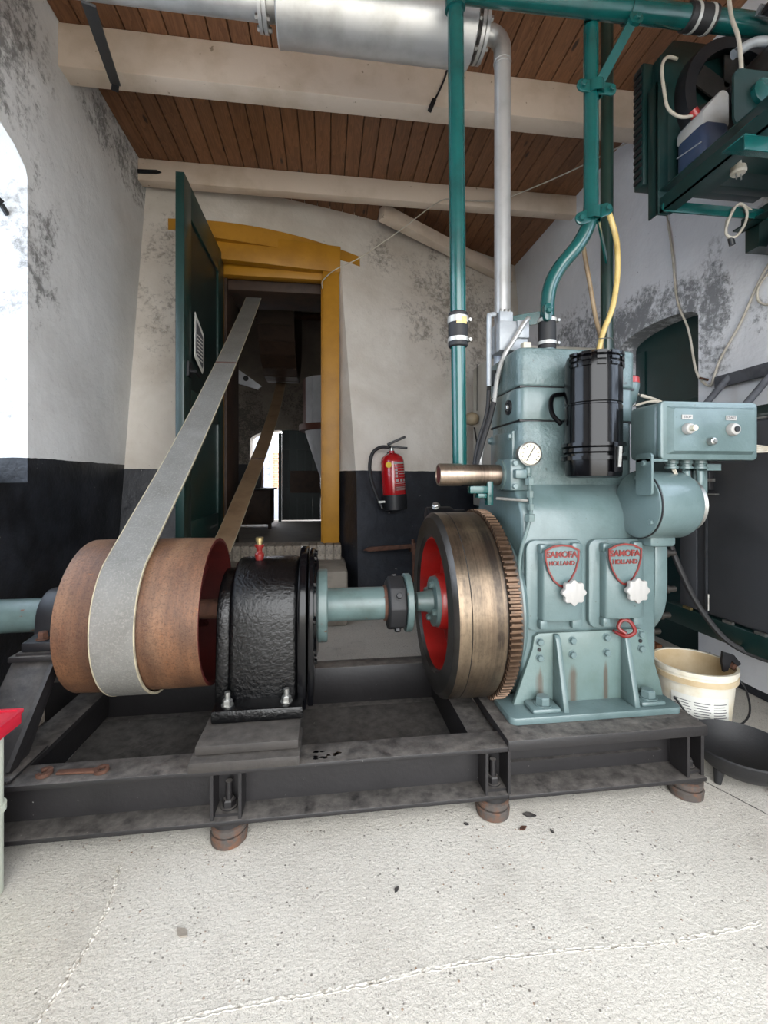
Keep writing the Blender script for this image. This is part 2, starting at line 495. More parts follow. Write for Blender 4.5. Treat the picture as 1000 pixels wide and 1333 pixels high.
class MB:
    def __init__(s):
        s.v = []
        s.f = []

    def add(s, v, f):
        o = len(s.v)
        s.v += [tuple(p) for p in v]
        s.f += [tuple(i + o for i in q) for q in f]
        return s

    def box(s, x0, x1, y0, y1, z0, z1):
        v = [(x, y, z) for z in (z0, z1) for y in (y0, y1) for x in (x0, x1)]
        return s.add(v, [(0, 2, 3, 1), (4, 5, 7, 6), (0, 1, 5, 4), (2, 6, 7, 3), (0, 4, 6, 2), (1, 3, 7, 5)])

    def bar(s, p0, p1, w, h, up=(0, 0, 1)):
        """a square bar from p0 to p1, w across, h along 'up'"""
        p0, p1 = Vector(p0), Vector(p1)
        d = (p1 - p0).normalized()
        u = Vector(up)
        a = d.cross(u).normalized()
        b = a.cross(d).normalized()
        v = [p + a * sa * w / 2 + b * sb * h / 2 for p in (p0, p1) for sa, sb in ((-1, -1), (1, -1), (1, 1), (-1, 1))]
        return s.add(v, [(0, 1, 2, 3), (7, 6, 5, 4), (0, 4, 5, 1), (1, 5, 6, 2), (2, 6, 7, 3), (3, 7, 4, 0)])

    def lathe(s, prof, org, axis, n=32, closed=False):
        """prof: (distance along the axis, radius)"""
        d, u, w = basis(axis)
        org = Vector(org)
        v, f = [], []
        for (a, r) in prof:
            for i in range(n):
                t = 2 * PI * i / n
                v.append(org + d * a + (u * math.cos(t) + w * math.sin(t)) * r)
        m = len(prof)
        for j in range(m if closed else m - 1):
            for i in range(n):
                k = (i + 1) % n
                j2 = (j + 1) % m
                f.append((j * n + i, j * n + k, j2 * n + k, j2 * n + i))
        if not closed:
            f.append(tuple(range(n - 1, -1, -1)))
            f.append(tuple(range((m - 1) * n, m * n)))
        return s.add(v, f)

    def cyl(s, p0, p1, r0, r1=None, n=24):
        p0, p1 = Vector(p0), Vector(p1)
        L = (p1 - p0).length
        return s.lathe([(0, r0), (L, r0 if r1 is None else r1)], p0, p1 - p0, n)

    def tube(s, pts, r, n=10, k=6):
        P = catmull(pts, k)
        m = len(P)
        v, f = [], []
        prev = None
        for i, p in enumerate(P):
            d = (P[min(i + 1, m - 1)] - P[max(i - 1, 0)]).normalized()
            if prev is None:
                _, u, w = basis(d)
            else:
                u = (prev - d * prev.dot(d)).normalized()
                w = d.cross(u)
            prev = u
            for j in range(n):
                t = 2 * PI * j / n
                v.append(p + (u * math.cos(t) + w * math.sin(t)) * r)
        for i in range(m - 1):
            for j in range(n):
                q = (j + 1) % n
                f.append((i * n + j, i * n + q, (i + 1) * n + q, (i + 1) * n + j))
        f.append(tuple(range(n - 1, -1, -1)))
        f.append(tuple(range((m - 1) * n, m * n)))
        return s.add(v, f)

    def prism(s, poly, axis, d0, d1):
        """poly in the two other axes: x -> (y,z), y -> (x,z), z -> (x,y)"""
        def P(a, b, d):
            return {'x': (d, a, b), 'y': (a, d, b), 'z': (a, b, d)}[axis]
        n = len(poly)
        v = [P(a, b, d0) for a, b in poly] + [P(a, b, d1) for a, b in poly]
        f = [tuple(range(n)), tuple(range(2 * n - 1, n - 1, -1))]
        f += [(i, i + n, (i + 1) % n + n, (i + 1) % n) for i in range(n)]
        return s.add(v, f)

    def ring(s, outer, inner, axis, d0, d1):
        """plate with a hole: two polygons with the same number of points"""
        def P(a, b, d):
            return {'x': (d, a, b), 'y': (a, d, b), 'z': (a, b, d)}[axis]
        n = len(outer)
        v = [P(a, b, d) for d in (d0, d1) for q in (outer, inner) for a, b in q]
        f = []
        for i in range(n):
            k = (i + 1) % n
            f += [(i, k, n + k, n + i), (2 * n + i, 3 * n + i, 3 * n + k, 2 * n + k), (i, 2 * n + i, 2 * n + k, k), (n + i, n + k, 3 * n + k, 3 * n + i)]
        return s.add(v, f)

    def patch(s, cx, cy, r, a0, a1, z0, z1, n=6, th=.001):
        """a thin curved plate on an upright cylinder; angle 0 faces -y, grows towards +x"""
        v, f = [], []
        for i in range(n + 1):
            a = R(a0 + (a1 - a0) * i / n)
            for rr in (r, r + th):
                for z in (z0, z1):
                    v.append((cx + rr * math.sin(a), cy - rr * math.cos(a), z))
        for i in range(n):
            b, c = 4 * i, 4 * i + 4
            f += [(b + 2, c + 2, c + 3, b + 3), (b, b + 1, c + 1, c), (b + 1, b + 3, c + 3, c + 1), (b, c, c + 2, b + 2)]
        f += [(0, 2, 3, 1), (4 * n, 4 * n + 1, 4 * n + 3, 4 * n + 2)]
        return s.add(v, f)

    def mesh(s, name, bevel=0., seg=2, angle=35, smooth=True):
        me = bpy.data.meshes.new(name)
        me.from_pydata(s.v, [], s.f)
        bm = bmesh.new()
        bm.from_mesh(me)
        bmesh.ops.recalc_face_normals(bm, faces=bm.faces)
        if bevel:
            ed = [e for e in bm.edges if len(e.link_faces) == 2 and e.calc_face_angle(0) > R(32)]
            bmesh.ops.bevel(bm, geom=ed, offset=bevel, segments=seg, profile=.5, affect='EDGES', clamp_overlap=True)
        bm.to_mesh(me)
        bm.free()
        if smooth:
            me.polygons.foreach_set('use_smooth', [True] * len(me.polygons))
            me.set_sharp_from_angle(angle=R(angle))
        return me


WL = {}          # where each thing's Empty stands


def obj(name, me, m, parent=None, loc=(0, 0, 0), rot=(0, 0, 0)):
    o = bpy.data.objects.new(name, me)
    COL.objects.link(o)
    if me is not None and m is not None and not me.materials:
        me.materials.append(m)
    o.location = loc
    o.rotation_euler = rot
    if parent is not None:
        o.parent = parent
        o.matrix_parent_inverse = Matrix.Translation(-Vector(WL.get(parent.name, (0, 0, 0))))
    return o


def part(name, mb, m, parent=None, bevel=0., seg=2, angle=35, **kw):
    return obj(name, mb.mesh(name, bevel, seg, angle), m, parent, **kw)


def tag(o, label, cat, group=None, kind=None):
    o['label'] = label
    if cat:
        o['category'] = cat
    if group:
        o['group'] = group
    if kind:
        o['kind'] = kind
    return o


def thing(name, label, cat, loc=(0, 0, 0), group=None, kind=None):
    o = bpy.data.objects.new(name, None)
    o.empty_display_size = .1
    COL.objects.link(o)
    o.location = loc
    WL[o.name] = tuple(loc)
    return tag(o, label, cat, group, kind)


def struct(name, mb, m, label=None, **kw):
    o = part(name, mb, m, **kw)
    o['kind'] = 'structure'
    if label:
        o['label'] = label
    return o


def text_mesh(txt, size, depth, bold=0.):
    cu = bpy.data.curves.new('t', 'FONT')
    cu.body = txt
    cu.size = size
    cu.extrude = depth
    cu.offset = bold
    cu.space_character = .95
    cu.align_x = 'CENTER'
    cu.align_y = 'CENTER'
    o = bpy.data.objects.new('t', cu)
    COL.objects.link(o)
    dg = bpy.context.evaluated_depsgraph_get()
    me = bpy.data.meshes.new_from_object(o.evaluated_get(dg))
    bpy.data.objects.remove(o)
    me.name = 'lettering'
    me.materials.clear()
    return me


FACE_CAM = (R(90), 0, 0)      # text that reads from -y
HEX = {}


def bolt(parent, p, axis, r, h, m, name='bolt', washer=True):
    """hexagon head seated at p, pointing along axis"""
    key = (r, h, washer)
    if key not in HEX:
        b = MB()
        if washer:
            b.lathe([(0, r * 1.25), (h * .15, r * 1.25)], (0, 0, 0), (0, 0, 1), 16)
        b.lathe([(h * .12, r), (h * .85, r), (h, r * .82)], (0, 0, 0), (0, 0, 1), 6)
        HEX[key] = b.mesh('bolt', angle=30)
    me = HEX[key]
    if me.materials and me.materials[0] != m:
        me = me.copy()
        me.materials.clear()
    q = Vector((0, 0, 1)).rotation_difference(Vector(axis))
    return obj(name, me, m, parent, p, q.to_euler())


CLAMP = mat('bright_clamp_zinc', '#b4b4b0', .35, .3)


def clamp_band(parent, p, axis, r, w, m=CLAMP, name='hose_clamp'):
    d = Vector(axis).normalized()
    p = Vector(p)
    b = MB().lathe([(-w / 2, r), (-w / 2, r + .002), (w / 2, r + .002), (w / 2, r)], p, d, 24, closed=True)
    o = part(name, b, m, parent)
    s = MB().cyl(p + Vector((r + .004, -.004, 0)), p + Vector((r + .004, -.02, 0)), .0055, n=10)
    part('screw', s, STEEL, o)
    return o


# ================================================================== THE SETTING
XL, XR, ZC = -1.25, 1.87, 3.10          # left wall, right wall, ceiling boards
WT = .32


def mill_y(x, z):
    """front of the round, battered mill wall"""
    q = x + 1.25
    return 2.95 + .12 * q + .06 * q * q + .17 * (z - 1.0)


# floor
fl = struct('floor', MB().box(-1.7, 2.3, -.75, 4.6, -.12, 0), FLOOR, 'rough pale concrete floor')
gr = struct('ground', MB().box(-14, 14, -16, -.75, -.14, -.02).box(-14, 14, 10, 24, -.14, -.0), FLOOR, 'paved ground outside')


def ridge(name, pts, w, h, seed, m):
    """rough mortar squeezed out of a joint in the floor"""
    rnd = random.Random(seed)
    P = catmull(pts, 26)
    b = MB()
    v, f = [], []
    for i, p in enumerate(P):
        d = (P[min(i + 1, len(P) - 1)] - P[max(i - 1, 0)]).normalized()
        n = Vector((-d.y, d.x, 0))
        ww = w * rnd.uniform(.6, 1.3)
        off = n * rnd.uniform(-.22, .22) * w
        for a, z in ((-1, -.004), (-.55, h * rnd.uniform(.2, 1)), (0, h * rnd.uniform(-.6, .7)), (.5, h * rnd.uniform(.3, 1)), (1, -.004)):
            v.append(p + off + n * a * ww + Vector((0, 0, z)))
    for i in range(len(P) - 1):
        for j in range(4):
            k = i * 5 + j
            f.append((k, k + 1, k + 6, k + 5))
    b.add(v, f)
    return part(name, b, m, fl, angle=20)


MORT = mat('rough_mortar', '#cbc6bc', .85, c2='#8d867b', scale=90, lo=.5, hi=.62, bump=.8, bscale=160)
ridge('mortar_joint', [(-.506, 1.17, 0), (-.488, 1.085, 0), (-.482, 1.02, 0), (-.487, .95, 0), (-.505, .845, 0)], .006, .004, 3, MORT)
ridge('mortar_joint', [(-.42, .805, 0), (-.166, .83, 0), (.039, .835, 0), (.28, .85, 0), (.56, .842, 0), (.72, .835, 0), (.92, .845, 0)], .007, .0016, 5, MORT)
ridge('floor_joint', [(1.16, 1.31, 0), (1.20, 1.22, 0), (1.245, 1.11, 0)], .003, .0012, 8, FRMT)

# left wall with its arched window
wl = MB()
wl.box(XL - WT, XL, -1.3, 3.6, 0, .94)
wl.box(XL - WT, XL, 2.05, 3.6, .94, ZC + .1)
wl.box(XL - WT, XL, -1.3, .45, .94, ZC + .1)
arch_l = [(.45, 2.22)] + [(1.25 + .8 * math.sin(a), 2.22 + .19 * math.cos(a)) for a in [R(x) for x in range(-80, 81, 16)]] + [(2.05, 2.22)]
wl.prism(arch_l + [(2.05, ZC + .1), (.45, ZC + .1)], 'x', XL - WT, XL)
struct('wall_left', wl, WALLL, 'whitewashed left wall with black mould and black painted dado', angle=20)
wn = thing('window_1', 'arched window in the left wall', None, (XL - .3, 1.25, .94), kind='structure')
wf = MB().box(XL - .31, XL - .25, .45, .51, .94, 2.2).box(XL - .31, XL - .25, 1.99, 2.05, .94, 2.2)
wf.box(XL - .31, XL - .25, .45, 2.05, .94, 1.0).box(XL - .31, XL - .25, .51, 1.99, 2.17, 2.22)
part('window_frame', wf, WHITEP, wn)
cols = [.51 + 1.48 * k / 4 for k in range(5)]
for yy in cols[1:-1]:
    part('mullion', MB().box(XL - .3, XL - .26, yy - .012, yy + .012, 1.0, 2.17), WHITEP, wn)
for zz in (1.39, 1.78):
    part('glazing_bar', MB().box(XL - .295, XL - .265, .51, 1.99, zz - .01, zz + .01), WHITEP, wn)
for k in range(4):
    for (c, d) in ((1.0, 1.38), (1.40, 1.77), (1.79, 2.17)):
        part('pane', MB().box(XL - .282, XL - .278, cols[k] + .012, cols[k + 1] - .012, c, d), PANE, wn)
part('pane', MB().prism([(p[0], p[1]) for p in arch_l], 'x', XL - .282, XL - .278), PANE, wn)
tag(part('window_hook', MB().bar((-1.33, 2.02, 2.085), (-1.40, 1.93, 2.15), .012, .035).bar((-1.33, 2.02, 2.085), (-1.325, 2.05, 2.06), .01, .02), BLKP),
    'black iron hook on the bright window reveal at the left edge', 'hook')

# right wall with the arched niche that holds a dark green door
wr = MB()
wr.box(XR, XR + WT, 1.05, 2.04, 0, ZC + .1).box(XR, XR + WT, -.75, -.15, 0, ZC + .1).box(XR, XR + WT, -.15, 1.05, 0, 1.1).box(XR, XR + WT, -.15, 1.05, 2.4, ZC + .1)
wr.box(XR, XR + WT, 2.66, 4.7, 0, ZC + .1)
arch_r = [(2.04, 1.785)] + [(2.35 + .31 * math.sin(a), 1.785 + .07 * math.cos(a)) for a in [R(x) for x in range(-75, 76, 15)]] + [(2.66, 1.785)]
wr.prism(arch_r + [(2.66, ZC + .1), (2.04, ZC + .1)], 'x', XR, XR + WT)
struct('wall_right', wr, WALLR, 'whitewashed right wall with black mould above the arched doorway', angle=20)
w2 = thing('window_added', 'unseen window added in the right wall for side light, nearer than the cooler', None, (XR + .2, .45, 1.1), kind='structure')  # out of view; added to bring in side light from the right
part('window_frame', MB().box(XR + .2, XR + .26, -.15, -.09, 1.1, 2.4).box(XR + .2, XR + .26, .99, 1.05, 1.1, 2.4).box(XR + .2, XR + .26, -.09, .99, 1.1, 1.16).box(XR + .2, XR + .26, -.09, .99, 2.34, 2.4), WHITEP, w2)
part('mullion', MB().box(XR + .21, XR + .25, .436, .464, 1.16, 2.34), WHITEP, w2)
for (a, b_) in ((-.09, .436), (.464, .99)):
    part('pane', MB().box(XR + .228, XR + .232, a, b_, 1.16, 2.34), PANE, w2)
d3 = thing('door_3', 'dark green arched door set back in the right wall', None, (XR + .15, 2.35, 0), kind='structure')
part('door_leaf', MB().box(XR + .12, XR + .17, 2.03, 2.67, 0, 1.88), TEALD, d3)
part('rail', MB().box(XR + .112, XR + .12, 2.05, 2.65, 1.28, 1.40), TEALD, d3, bevel=.003)
for yy in (2.05, 2.57):
    part('stile', MB().box(XR + .111, XR + .12, yy, yy + .08, 0, 1.76), TEALD, d3, bevel=.003)

# front wall behind the camera, with its wide open doorway
wfr = MB()
wfr.box(XL - WT, -.85, -.75, -.52, 0, ZC + .1).box(1.75, XR + WT, -.75, -.52, 0, ZC + .1).box(-.85, 1.75, -.75, -.52, 2.42, ZC + .1)
struct('wall_front', wfr, WALLP, 'wall behind the viewer with a wide open doorway')

# ceiling of stained boards
ce = struct('ceiling', MB().box(XL - .3, XR + .3, -1.3, 4.7, ZC + .022, ZC + .1), WOODD, 'brown stained boarded ceiling')
pw = .098
pk = MB().box(-pw / 2 + .0025, pw / 2 - .0025, -1.25, 4.6, 0, .02).mesh('plank', bevel=.003, seg=1)
n = int((XR - XL) / pw) + 1
for i in range(n):
    x = XL + pw * (i + .5)
    if x < XR + .02:
        obj('plank', pk, PINE, ce, (x, 0, ZC))

# beams
bm_ = tag(part('ceiling_beam', MB().box(XL - .05, 1.88, 2.265, 2.375, 2.893, ZC), CREAMB, bevel=.006),
          'thick cream painted ceiling beam nearest to the silver exhaust', 'beam', 'cream ceiling beams')
bm2 = tag(part('ceiling_beam', MB().box(XL - .05, 1.88, 3.155, 3.235, 2.955, ZC), CREAMB, bevel=.006),
          'cream painted ceiling beam above the ochre door frame', 'beam', 'cream ceiling beams')
tag(part('wall_plate_timber', MB().bar((.42, 3.42, 3.02), (1.75, 4.12, 2.90), .09, .10), CREAMB, bevel=.005),
    'slanting cream timber below the far ceiling corner', 'beam')
st = thing('wall_anchor', 'long black iron strap slanting across the near beam at upper left', 'iron strap', (-1.0, 2.24, 2.8))
part('strap', MB().bar((-.80, 1.62, 2.56), (-.985, 2.235, 2.81), .042, .008), BLKP, st)
part('strap_tip', MB().bar((-.985, 2.235, 2.81), (-1.0, 2.262, 2.80), .03, .01), BLKP, st)
tag(part('wall_anchor', MB().prism([(-1.25, 2.995), (-1.13, 3.0), (-1.10, 3.012), (-1.13, 3.024), (-1.25, 3.019)], 'y', 3.146, 3.156), BLKP),
    'short pointed black iron anchor on the far beam', 'iron strap')

# ---- the mill wall, round and battered, with the doorway
ZT = ZC + .05
DL, DR, DT = -.80, 0.0, 2.56


def xr_edge(z):
    return .215 - .105 * max(0, min(1, (z - .9) / 1.7))


def grid(xa, xb, z0, z1, nx, nz):
    v, f = [], []
    for j in range(nz + 1):
        z = z0 + (z1 - z0) * j / nz
        a = xa(z) if callable(xa) else xa
        c = xb(z) if callable(xb) else xb
        for i in range(nx + 1):
            x = a + (c - a) * i / nx
            v.append((x, mill_y(x, z), z))
    for j in range(nz):
        for i in range(nx):
            k = j * (nx + 1) + i
            f.append((k, k + 1, k + nx + 2, k + nx + 1))
    return v, f


wm = MB()
TOPZ = 2.70
wm.add(*grid(-1.35, -.86, -.05, TOPZ, 5, 14))
wm.add(*grid(xr_edge, 1.95, -.05, TOPZ, 16, 14))
wm.add(*grid(-1.35, 1.95, TOPZ, ZT, 20, 4))
# reveals of the doorway
v, f = [], []
for j in range(15):
    z = -.05 + (TOPZ + .05) * j / 14
    v += [(xr_edge(z), mill_y(xr_edge(z), z), z), (.09, 3.50, z)]
wm.add(v, [(2 * j, 2 * j + 1, 2 * j + 3, 2 * j + 2) for j in range(14)])
v = []
for j in range(15):
    z = -.05 + (TOPZ + .05) * j / 14
    v += [(-.86, mill_y(-.86, z), z), (-.82, 3.50, z)]
wm.add(v, [(2 * j, 2 * j + 1, 2 * j + 3, 2 * j + 2) for j in range(14)])
v = []
for i in range(13):
    x = -.9 + 1.1 * i / 12
    v += [(x, mill_y(x, TOPZ), TOPZ), (x, 3.60, TOPZ)]
wm.add(v, [(2 * j, 2 * j + 1, 2 * j + 3, 2 * j + 2) for j in range(12)])
struct('wall_back', wm, WALLM, 'battered plaster wall of the mill with a black painted dado', angle=40)

# inner shell of the mill
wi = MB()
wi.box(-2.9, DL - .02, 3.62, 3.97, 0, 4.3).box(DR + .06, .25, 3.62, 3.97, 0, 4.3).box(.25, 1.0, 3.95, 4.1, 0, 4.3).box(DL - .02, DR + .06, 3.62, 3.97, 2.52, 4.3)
wi.box(-3.0, -2.8, 3.97, 6.3, 0, 4.3).box(-3.0, -2.8, 7.2, 8.5, 0, 4.3).box(-3.0, -2.8, 6.3, 7.2, 0, 1.1).box(-3.0, -2.8, 6.3, 7.2, 1.8, 4.3).box(.9, 1.1, 3.97, 8.5, 0, 4.3)  # unseen gap in the side wall, added to let dim light into the mill
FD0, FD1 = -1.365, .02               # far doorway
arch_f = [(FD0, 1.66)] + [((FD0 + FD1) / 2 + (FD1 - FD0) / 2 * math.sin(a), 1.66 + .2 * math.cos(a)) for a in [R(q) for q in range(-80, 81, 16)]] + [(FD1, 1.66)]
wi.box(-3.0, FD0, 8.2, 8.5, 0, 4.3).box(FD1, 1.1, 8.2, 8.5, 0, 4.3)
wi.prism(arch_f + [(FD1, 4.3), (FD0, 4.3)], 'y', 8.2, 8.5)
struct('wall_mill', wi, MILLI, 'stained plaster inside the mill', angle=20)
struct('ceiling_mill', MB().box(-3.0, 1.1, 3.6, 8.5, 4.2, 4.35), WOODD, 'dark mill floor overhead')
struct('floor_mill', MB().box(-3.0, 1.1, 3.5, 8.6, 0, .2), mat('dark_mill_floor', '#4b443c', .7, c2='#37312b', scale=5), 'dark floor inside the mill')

# ochre door frame
t1 = thing('trim_1', 'ochre painted door frame with a shallow arched head', None, (-.4, 3.44, .48), kind='structure')
ap, aq = [], []
for i in range(17):
    x = -1.09 + 1.35 * i / 16
    q = (x + .44) / .70
    top = 2.800 - .06 * q * q - .012 * q
    ap.append((x, top))
b = MB()
v, f = [], []
for i, (x, zt) in enumerate(ap):
    y = mill_y(x, 2.72) - .018
    zb = 2.675 if -.85 < x < .12 else zt - .075
    zb = min(zb, zt - .05)
    v += [(x, y, zb), (x, y, zt), (x, y + .09, zt), (x, y + .09, zb)]
for i in range(16):
    k = 4 * i
    f += [(k, k + 1, k + 5, k + 4), (k + 1, k + 2, k + 6, k + 5), (k + 2, k + 3, k + 7, k + 6), (k + 3, k, k + 4, k + 7)]
f += [(0, 3, 2, 1), (64, 65, 66, 67)]
b.add(v, f)
part('arched_head', b, YEL, t1, angle=30)
part('head_board', MB().bar((-.86, 3.375, 2.655), (.10, 3.45, 2.635), .07, .20), YEL, t1, bevel=.006)
part('head_rebate', MB().box(-.82, .02, 3.46, 3.54, 2.49, 2.58), YEL, t1, bevel=.005)
part('jamb', MB().box(-.032, .095, 3.42, 3.52, .47, 2.60), YEL, t1, bevel=.006)
part('jamb', MB().box(-.86, -.775, 3.44, 3.52, .47, 2.60), YEL, t1, bevel=.006)
part('stop_bead', MB().box(-.045, -.02, 3.455, 3.60, .47, 2.50), YEL, t1, bevel=.004)
struct('trim_2', MB().box(-.83, -.755, 3.52, 3.97, .2, 2.5).box(-.01, .07, 3.52, 3.97, .2, 2.5), WOODD, 'dark timber lining of the doorway', bevel=.006)
tag(part('door_lintel', MB().box(-.85, .08, 3.56, 3.95, 2.42, 2.54), WOODD, bevel=.01), 'dark rough timber lintel inside the doorway', 'lintel')

# green door standing open into the room
d1 = thing('door_1', 'dark green panelled door standing open into the room', None, (-.78, 3.42, .50), kind='structure')
part('hinge_stile', MB().box(-.803, -.758, 3.26, 3.42, .50, 2.60), DOORG, d1, bevel=.003)
part('lock_stile', MB().box(-.803, -.758, 2.50, 2.63, .50, 2.60), DOORG, d1, bevel=.003)
part('rail', MB().box(-.803, -.758, 2.63, 3.26, 2.42, 2.60), DOORG, d1, bevel=.003)
part('rail', MB().box(-.803, -.758, 2.63, 3.26, .50, .72), DOORG, d1, bevel=.003)
part('rail', MB().box(-.803, -.758, 2.63, 3.26, 1.34, 1.46), DOORG, d1, bevel=.003)
part('panel', MB().box(-.795, -.772, 2.62, 3.27, 1.45, 2.43), DOORD, d1)
part('panel', MB().box(-.795, -.772, 2.62, 3.27, .71, 1.35), DOORG, d1)
part('latch', MB().box(-.757, -.745, 2.54, 2.60, 1.52, 1.60).cyl((-.75, 2.57, 1.55), (-.72, 2.57, 1.55), .01, n=10).cyl((-.722, 2.57, 1.55), (-.722, 2.66, 1.54), .008, n=10), BLKP, d1)
nt = thing('door_notice', 'curled white notice pinned to the green door', 'notice', (-.75, 2.78, 1.6))
part('sheet', MB().prism([(2.68, 1.66), (2.84, 1.60), (2.87, 1.63), (2.87, 1.84), (2.84, 1.86), (2.69, 1.92)], 'x', -.757, -.754), PAPER, nt)
part('print', MB().prism([(2.70, 1.69), (2.83, 1.63), (2.85, 1.65), (2.85, 1.82), (2.71, 1.88)], 'x', -.7535, -.7525), INK, nt)
for k in range(7):
    z = 1.80 - k * .022
    part('text_line', MB().box(-.7524, -.7516, 2.725, 2.835, z - .004, z + .004), PAPER, nt)

# brick sill and concrete step below the doorway
stp = thing('door_step', 'brick sill over a worn concrete step below the doorway', 'step', (-.4, 3.1, 0))
part('step_block', MB().box(-.98, .135, 2.90, 3.5, 0, .362), CONC, stp, bevel=.02)
part('sill_core', MB().box(-.86, .10, 3.322, 3.60, .2, .462), CONC, stp)
bk = MB().box(-.027, .027, -.09, .09, -.056, .056).mesh('brick', bevel=.005, seg=1)
for i in range(16):
    x = -.83 + i * .0605
    obj('brick', bk, BRICK, stp, (x, 3.40 + random.uniform(-.006, .006), .415 + random.uniform(-.004, .004)), (0, random.uniform(-.04, .04), random.uniform(-.03, .03)))

# ---- inside the mill
dr = thing('line_shaft_drum', 'big dark wooden drum on a line shaft inside the mill', 'belt drum', (-.545, 5.6, 2.2))
part('drum_rim', MB().lathe([(-.195, .74), (-.195, .80), (-.1, .805), (.1, .805), (.195, .80), (.195, .74)], (-.545, 5.6, 2.98), (1, 0, 0), 48, closed=True), WOODD, dr)
part('drum_web', MB().lathe([(-.04, .06), (-.04, .75), (.04, .75), (.04, .06)], (-.545, 5.6, 2.98), (1, 0, 0), 32, closed=True), WOODD, dr)
part('shaft', MB().cyl((-2.8, 5.6, 2.98), (.9, 5.6, 2.98), .045), RUST, dr)
for i in range(28):
    a = 2 * PI * (i + .5) / 28
    me_ = MB().box(-.19, .19, -.078, .078, .80, .812)
    part('lagging_board', me_, WOODD, dr, loc=(-.545, 5.6, 2.98), rot=(a, 0, 0))

hp = thing('grain_hopper', 'pale board hopper with brown ring inside the mill', 'hopper', (-.02, 5.5, .9))
HX, HY = .035, 5.3
part('cone', MB().lathe([(0, .06), (.72, .30), (.72, .29), (.02, .05)], (HX, HY, .82), (0, 0, 1), 24, closed=True), HOPW, hp)
part('ring', MB().lathe([(0, .27), (0, .36), (.07, .36), (.07, .27)], (HX, HY, 1.52), (0, 0, 1), 32, closed=True), HOPR, hp)
for i in range(14):
    a = 2 * PI * i / 14
    part('stave', MB().box(-.062, .062, .285, .305, 1.59, 2.12), HOPW if i % 4 else HOPR, hp, loc=(HX, HY, 0), rot=(0, 0, a))
part('hopper_leg', MB().box(HX + .30, HX + .36, HY - .03, HY + .03, .2, 2.6), WOODD, hp)

d2 = thing('door_2', 'far mill door with one dark leaf shut', None, (-.4, 8.3, .2), kind='structure')
LW = (FD1 + .82) / 6
for i in range(6):
    part('board', MB().box(-.82 + LW * i + (.004 if i == 0 else .0), -.82 + LW * (i + 1) - .001, 8.30, 8.33, .22, 1.88), DOORD, d2)
part('ledge', MB().box(-.80, FD1 - .02, 8.27, 8.30, .62, .80), DOORD, d2)
part('ledge', MB().box(-.80, FD1 - .02, 8.27, 8.30, 1.5, 1.62), DOORD, d2)
part('edge_post', MB().box(-.87, -.82, 8.22, 8.34, .2, 1.80), DOORD, d2)
part('notice_board', MB().box(-.66, -.12, 8.24, 8.27, .72, 1.12), WOODD, d2)
cb = thing('mill_cabinet', 'low dark cabinet beside the far bright doorway', 'cabinet', (-1.35, 7.2, .2))
part('carcass', MB().box(-1.62, -.86, 7.0, 7.5, .27, .80), WOODD, cb, bevel=.01)
part('cabinet_top', MB().box(-1.66, -.82, 6.97, 7.53, .80, .83), BLKP, cb, bevel=.006)
part('door', MB().box(-1.22, -.89, 6.98, 7.0, .30, .78), WOODD, cb, bevel=.004)
for lx in (-1.58, -.9):
    part('foot', MB().box(lx, lx + .05, 7.02, 7.08, .2, .28), WOODD, cb)
tag(part('stacked_box', MB().box(-1.5, -1.02, 7.1, 7.45, .83, 1.2), BLKP, bevel=.01), 'black box standing on the mill cabinet', 'box')
bk2 = thing('bearing_bracket', 'pale triangular bracket hanging in the dark mill', 'bracket', (-.85, 5.0, 2.1))
part('bracket_plate', MB().prism([(-1.02, 2.22), (-.74, 2.02), (-.78, 1.98), (-1.02, 2.05)], 'y', 5.2, 5.23), HOPW, bk2)
part('bracket_hole', MB().cyl((-.91, 5.195, 2.1), (-.91, 5.235, 2.1), .03), BLKP, bk2)

# outside, beyond the far doorway
eh = thing('neighbour_house', 'grey clapboard house with brick corner seen through the far door', 'house', (-1.6, 11, 0))
for i in range(18):
    part('clapboard', MB().bar((-3.2, 11.0, .1 + i * .15), (-1.36, 11.0, .1 + i * .15), .02, .155, up=(0, -.14, 1)), mat('clapboard_paint', '#8d93a3', .6) if i == 0 else bpy.data.materials['clapboard_paint'], eh)
part('corner_board', MB().box(-1.36, -1.30, 10.96, 11.02, 0, 2.8), WHITEP, eh)
BRW = NT('far_brickwork')
bt = BRW.n('ShaderNodeTexBrick')
bt.inputs['Color1'].default_value = lin('#b98a72')
bt.inputs['Color2'].default_value = lin('#a8755f')
bt.inputs['Mortar'].default_value = lin('#c9c2b6')
bt.inputs['Scale'].default_value = 4.5
bt.inputs['Mortar Size'].default_value = .012
BRW.link(BRW.map(rot=(R(90), 0, 0)), bt.inputs['Vector'])
BRW.done(bt.outputs[0], .8)
part('brick_pier', MB().box(-1.30, -.3, 11.0, 11.2, .75, 1.62), BRW.m, eh)
part('plinth', MB().box(-1.30, -.3, 10.97, 11.2, 0, .75), bpy.data.materials['clapboard_paint'], eh)


# ================================================================== THE MACHINE
YC, ZX = 1.55, .52                      # crankshaft line, along x

# ---- steel base frame
fr = thing('base_frame', 'long black welded steel base frame carrying the engine and pulley', 'base frame', (0, 1.5, 0))
FX0, FX1 = -1.02, .50
part('front_web', MB().box(FX0, FX1, 1.245, 1.255, .075, .20), FRM, fr)
part('top_flange', MB().box(FX0, FX1, 1.18, 1.265, .197, .21), FRM, fr, bevel=.002)
part('bottom_flange', MB().box(FX0, FX1, 1.178, 1.265, .068, .08), FRM, fr, bevel=.002)
part('rear_beam', MB().box(FX0, FX1 + .61, 1.765, 1.84, .06, .212), FRM, fr, bevel=.003)
part('rear_flange', MB().box(FX0, FX1, 1.69, 1.765, .06, .072), FRM, fr)
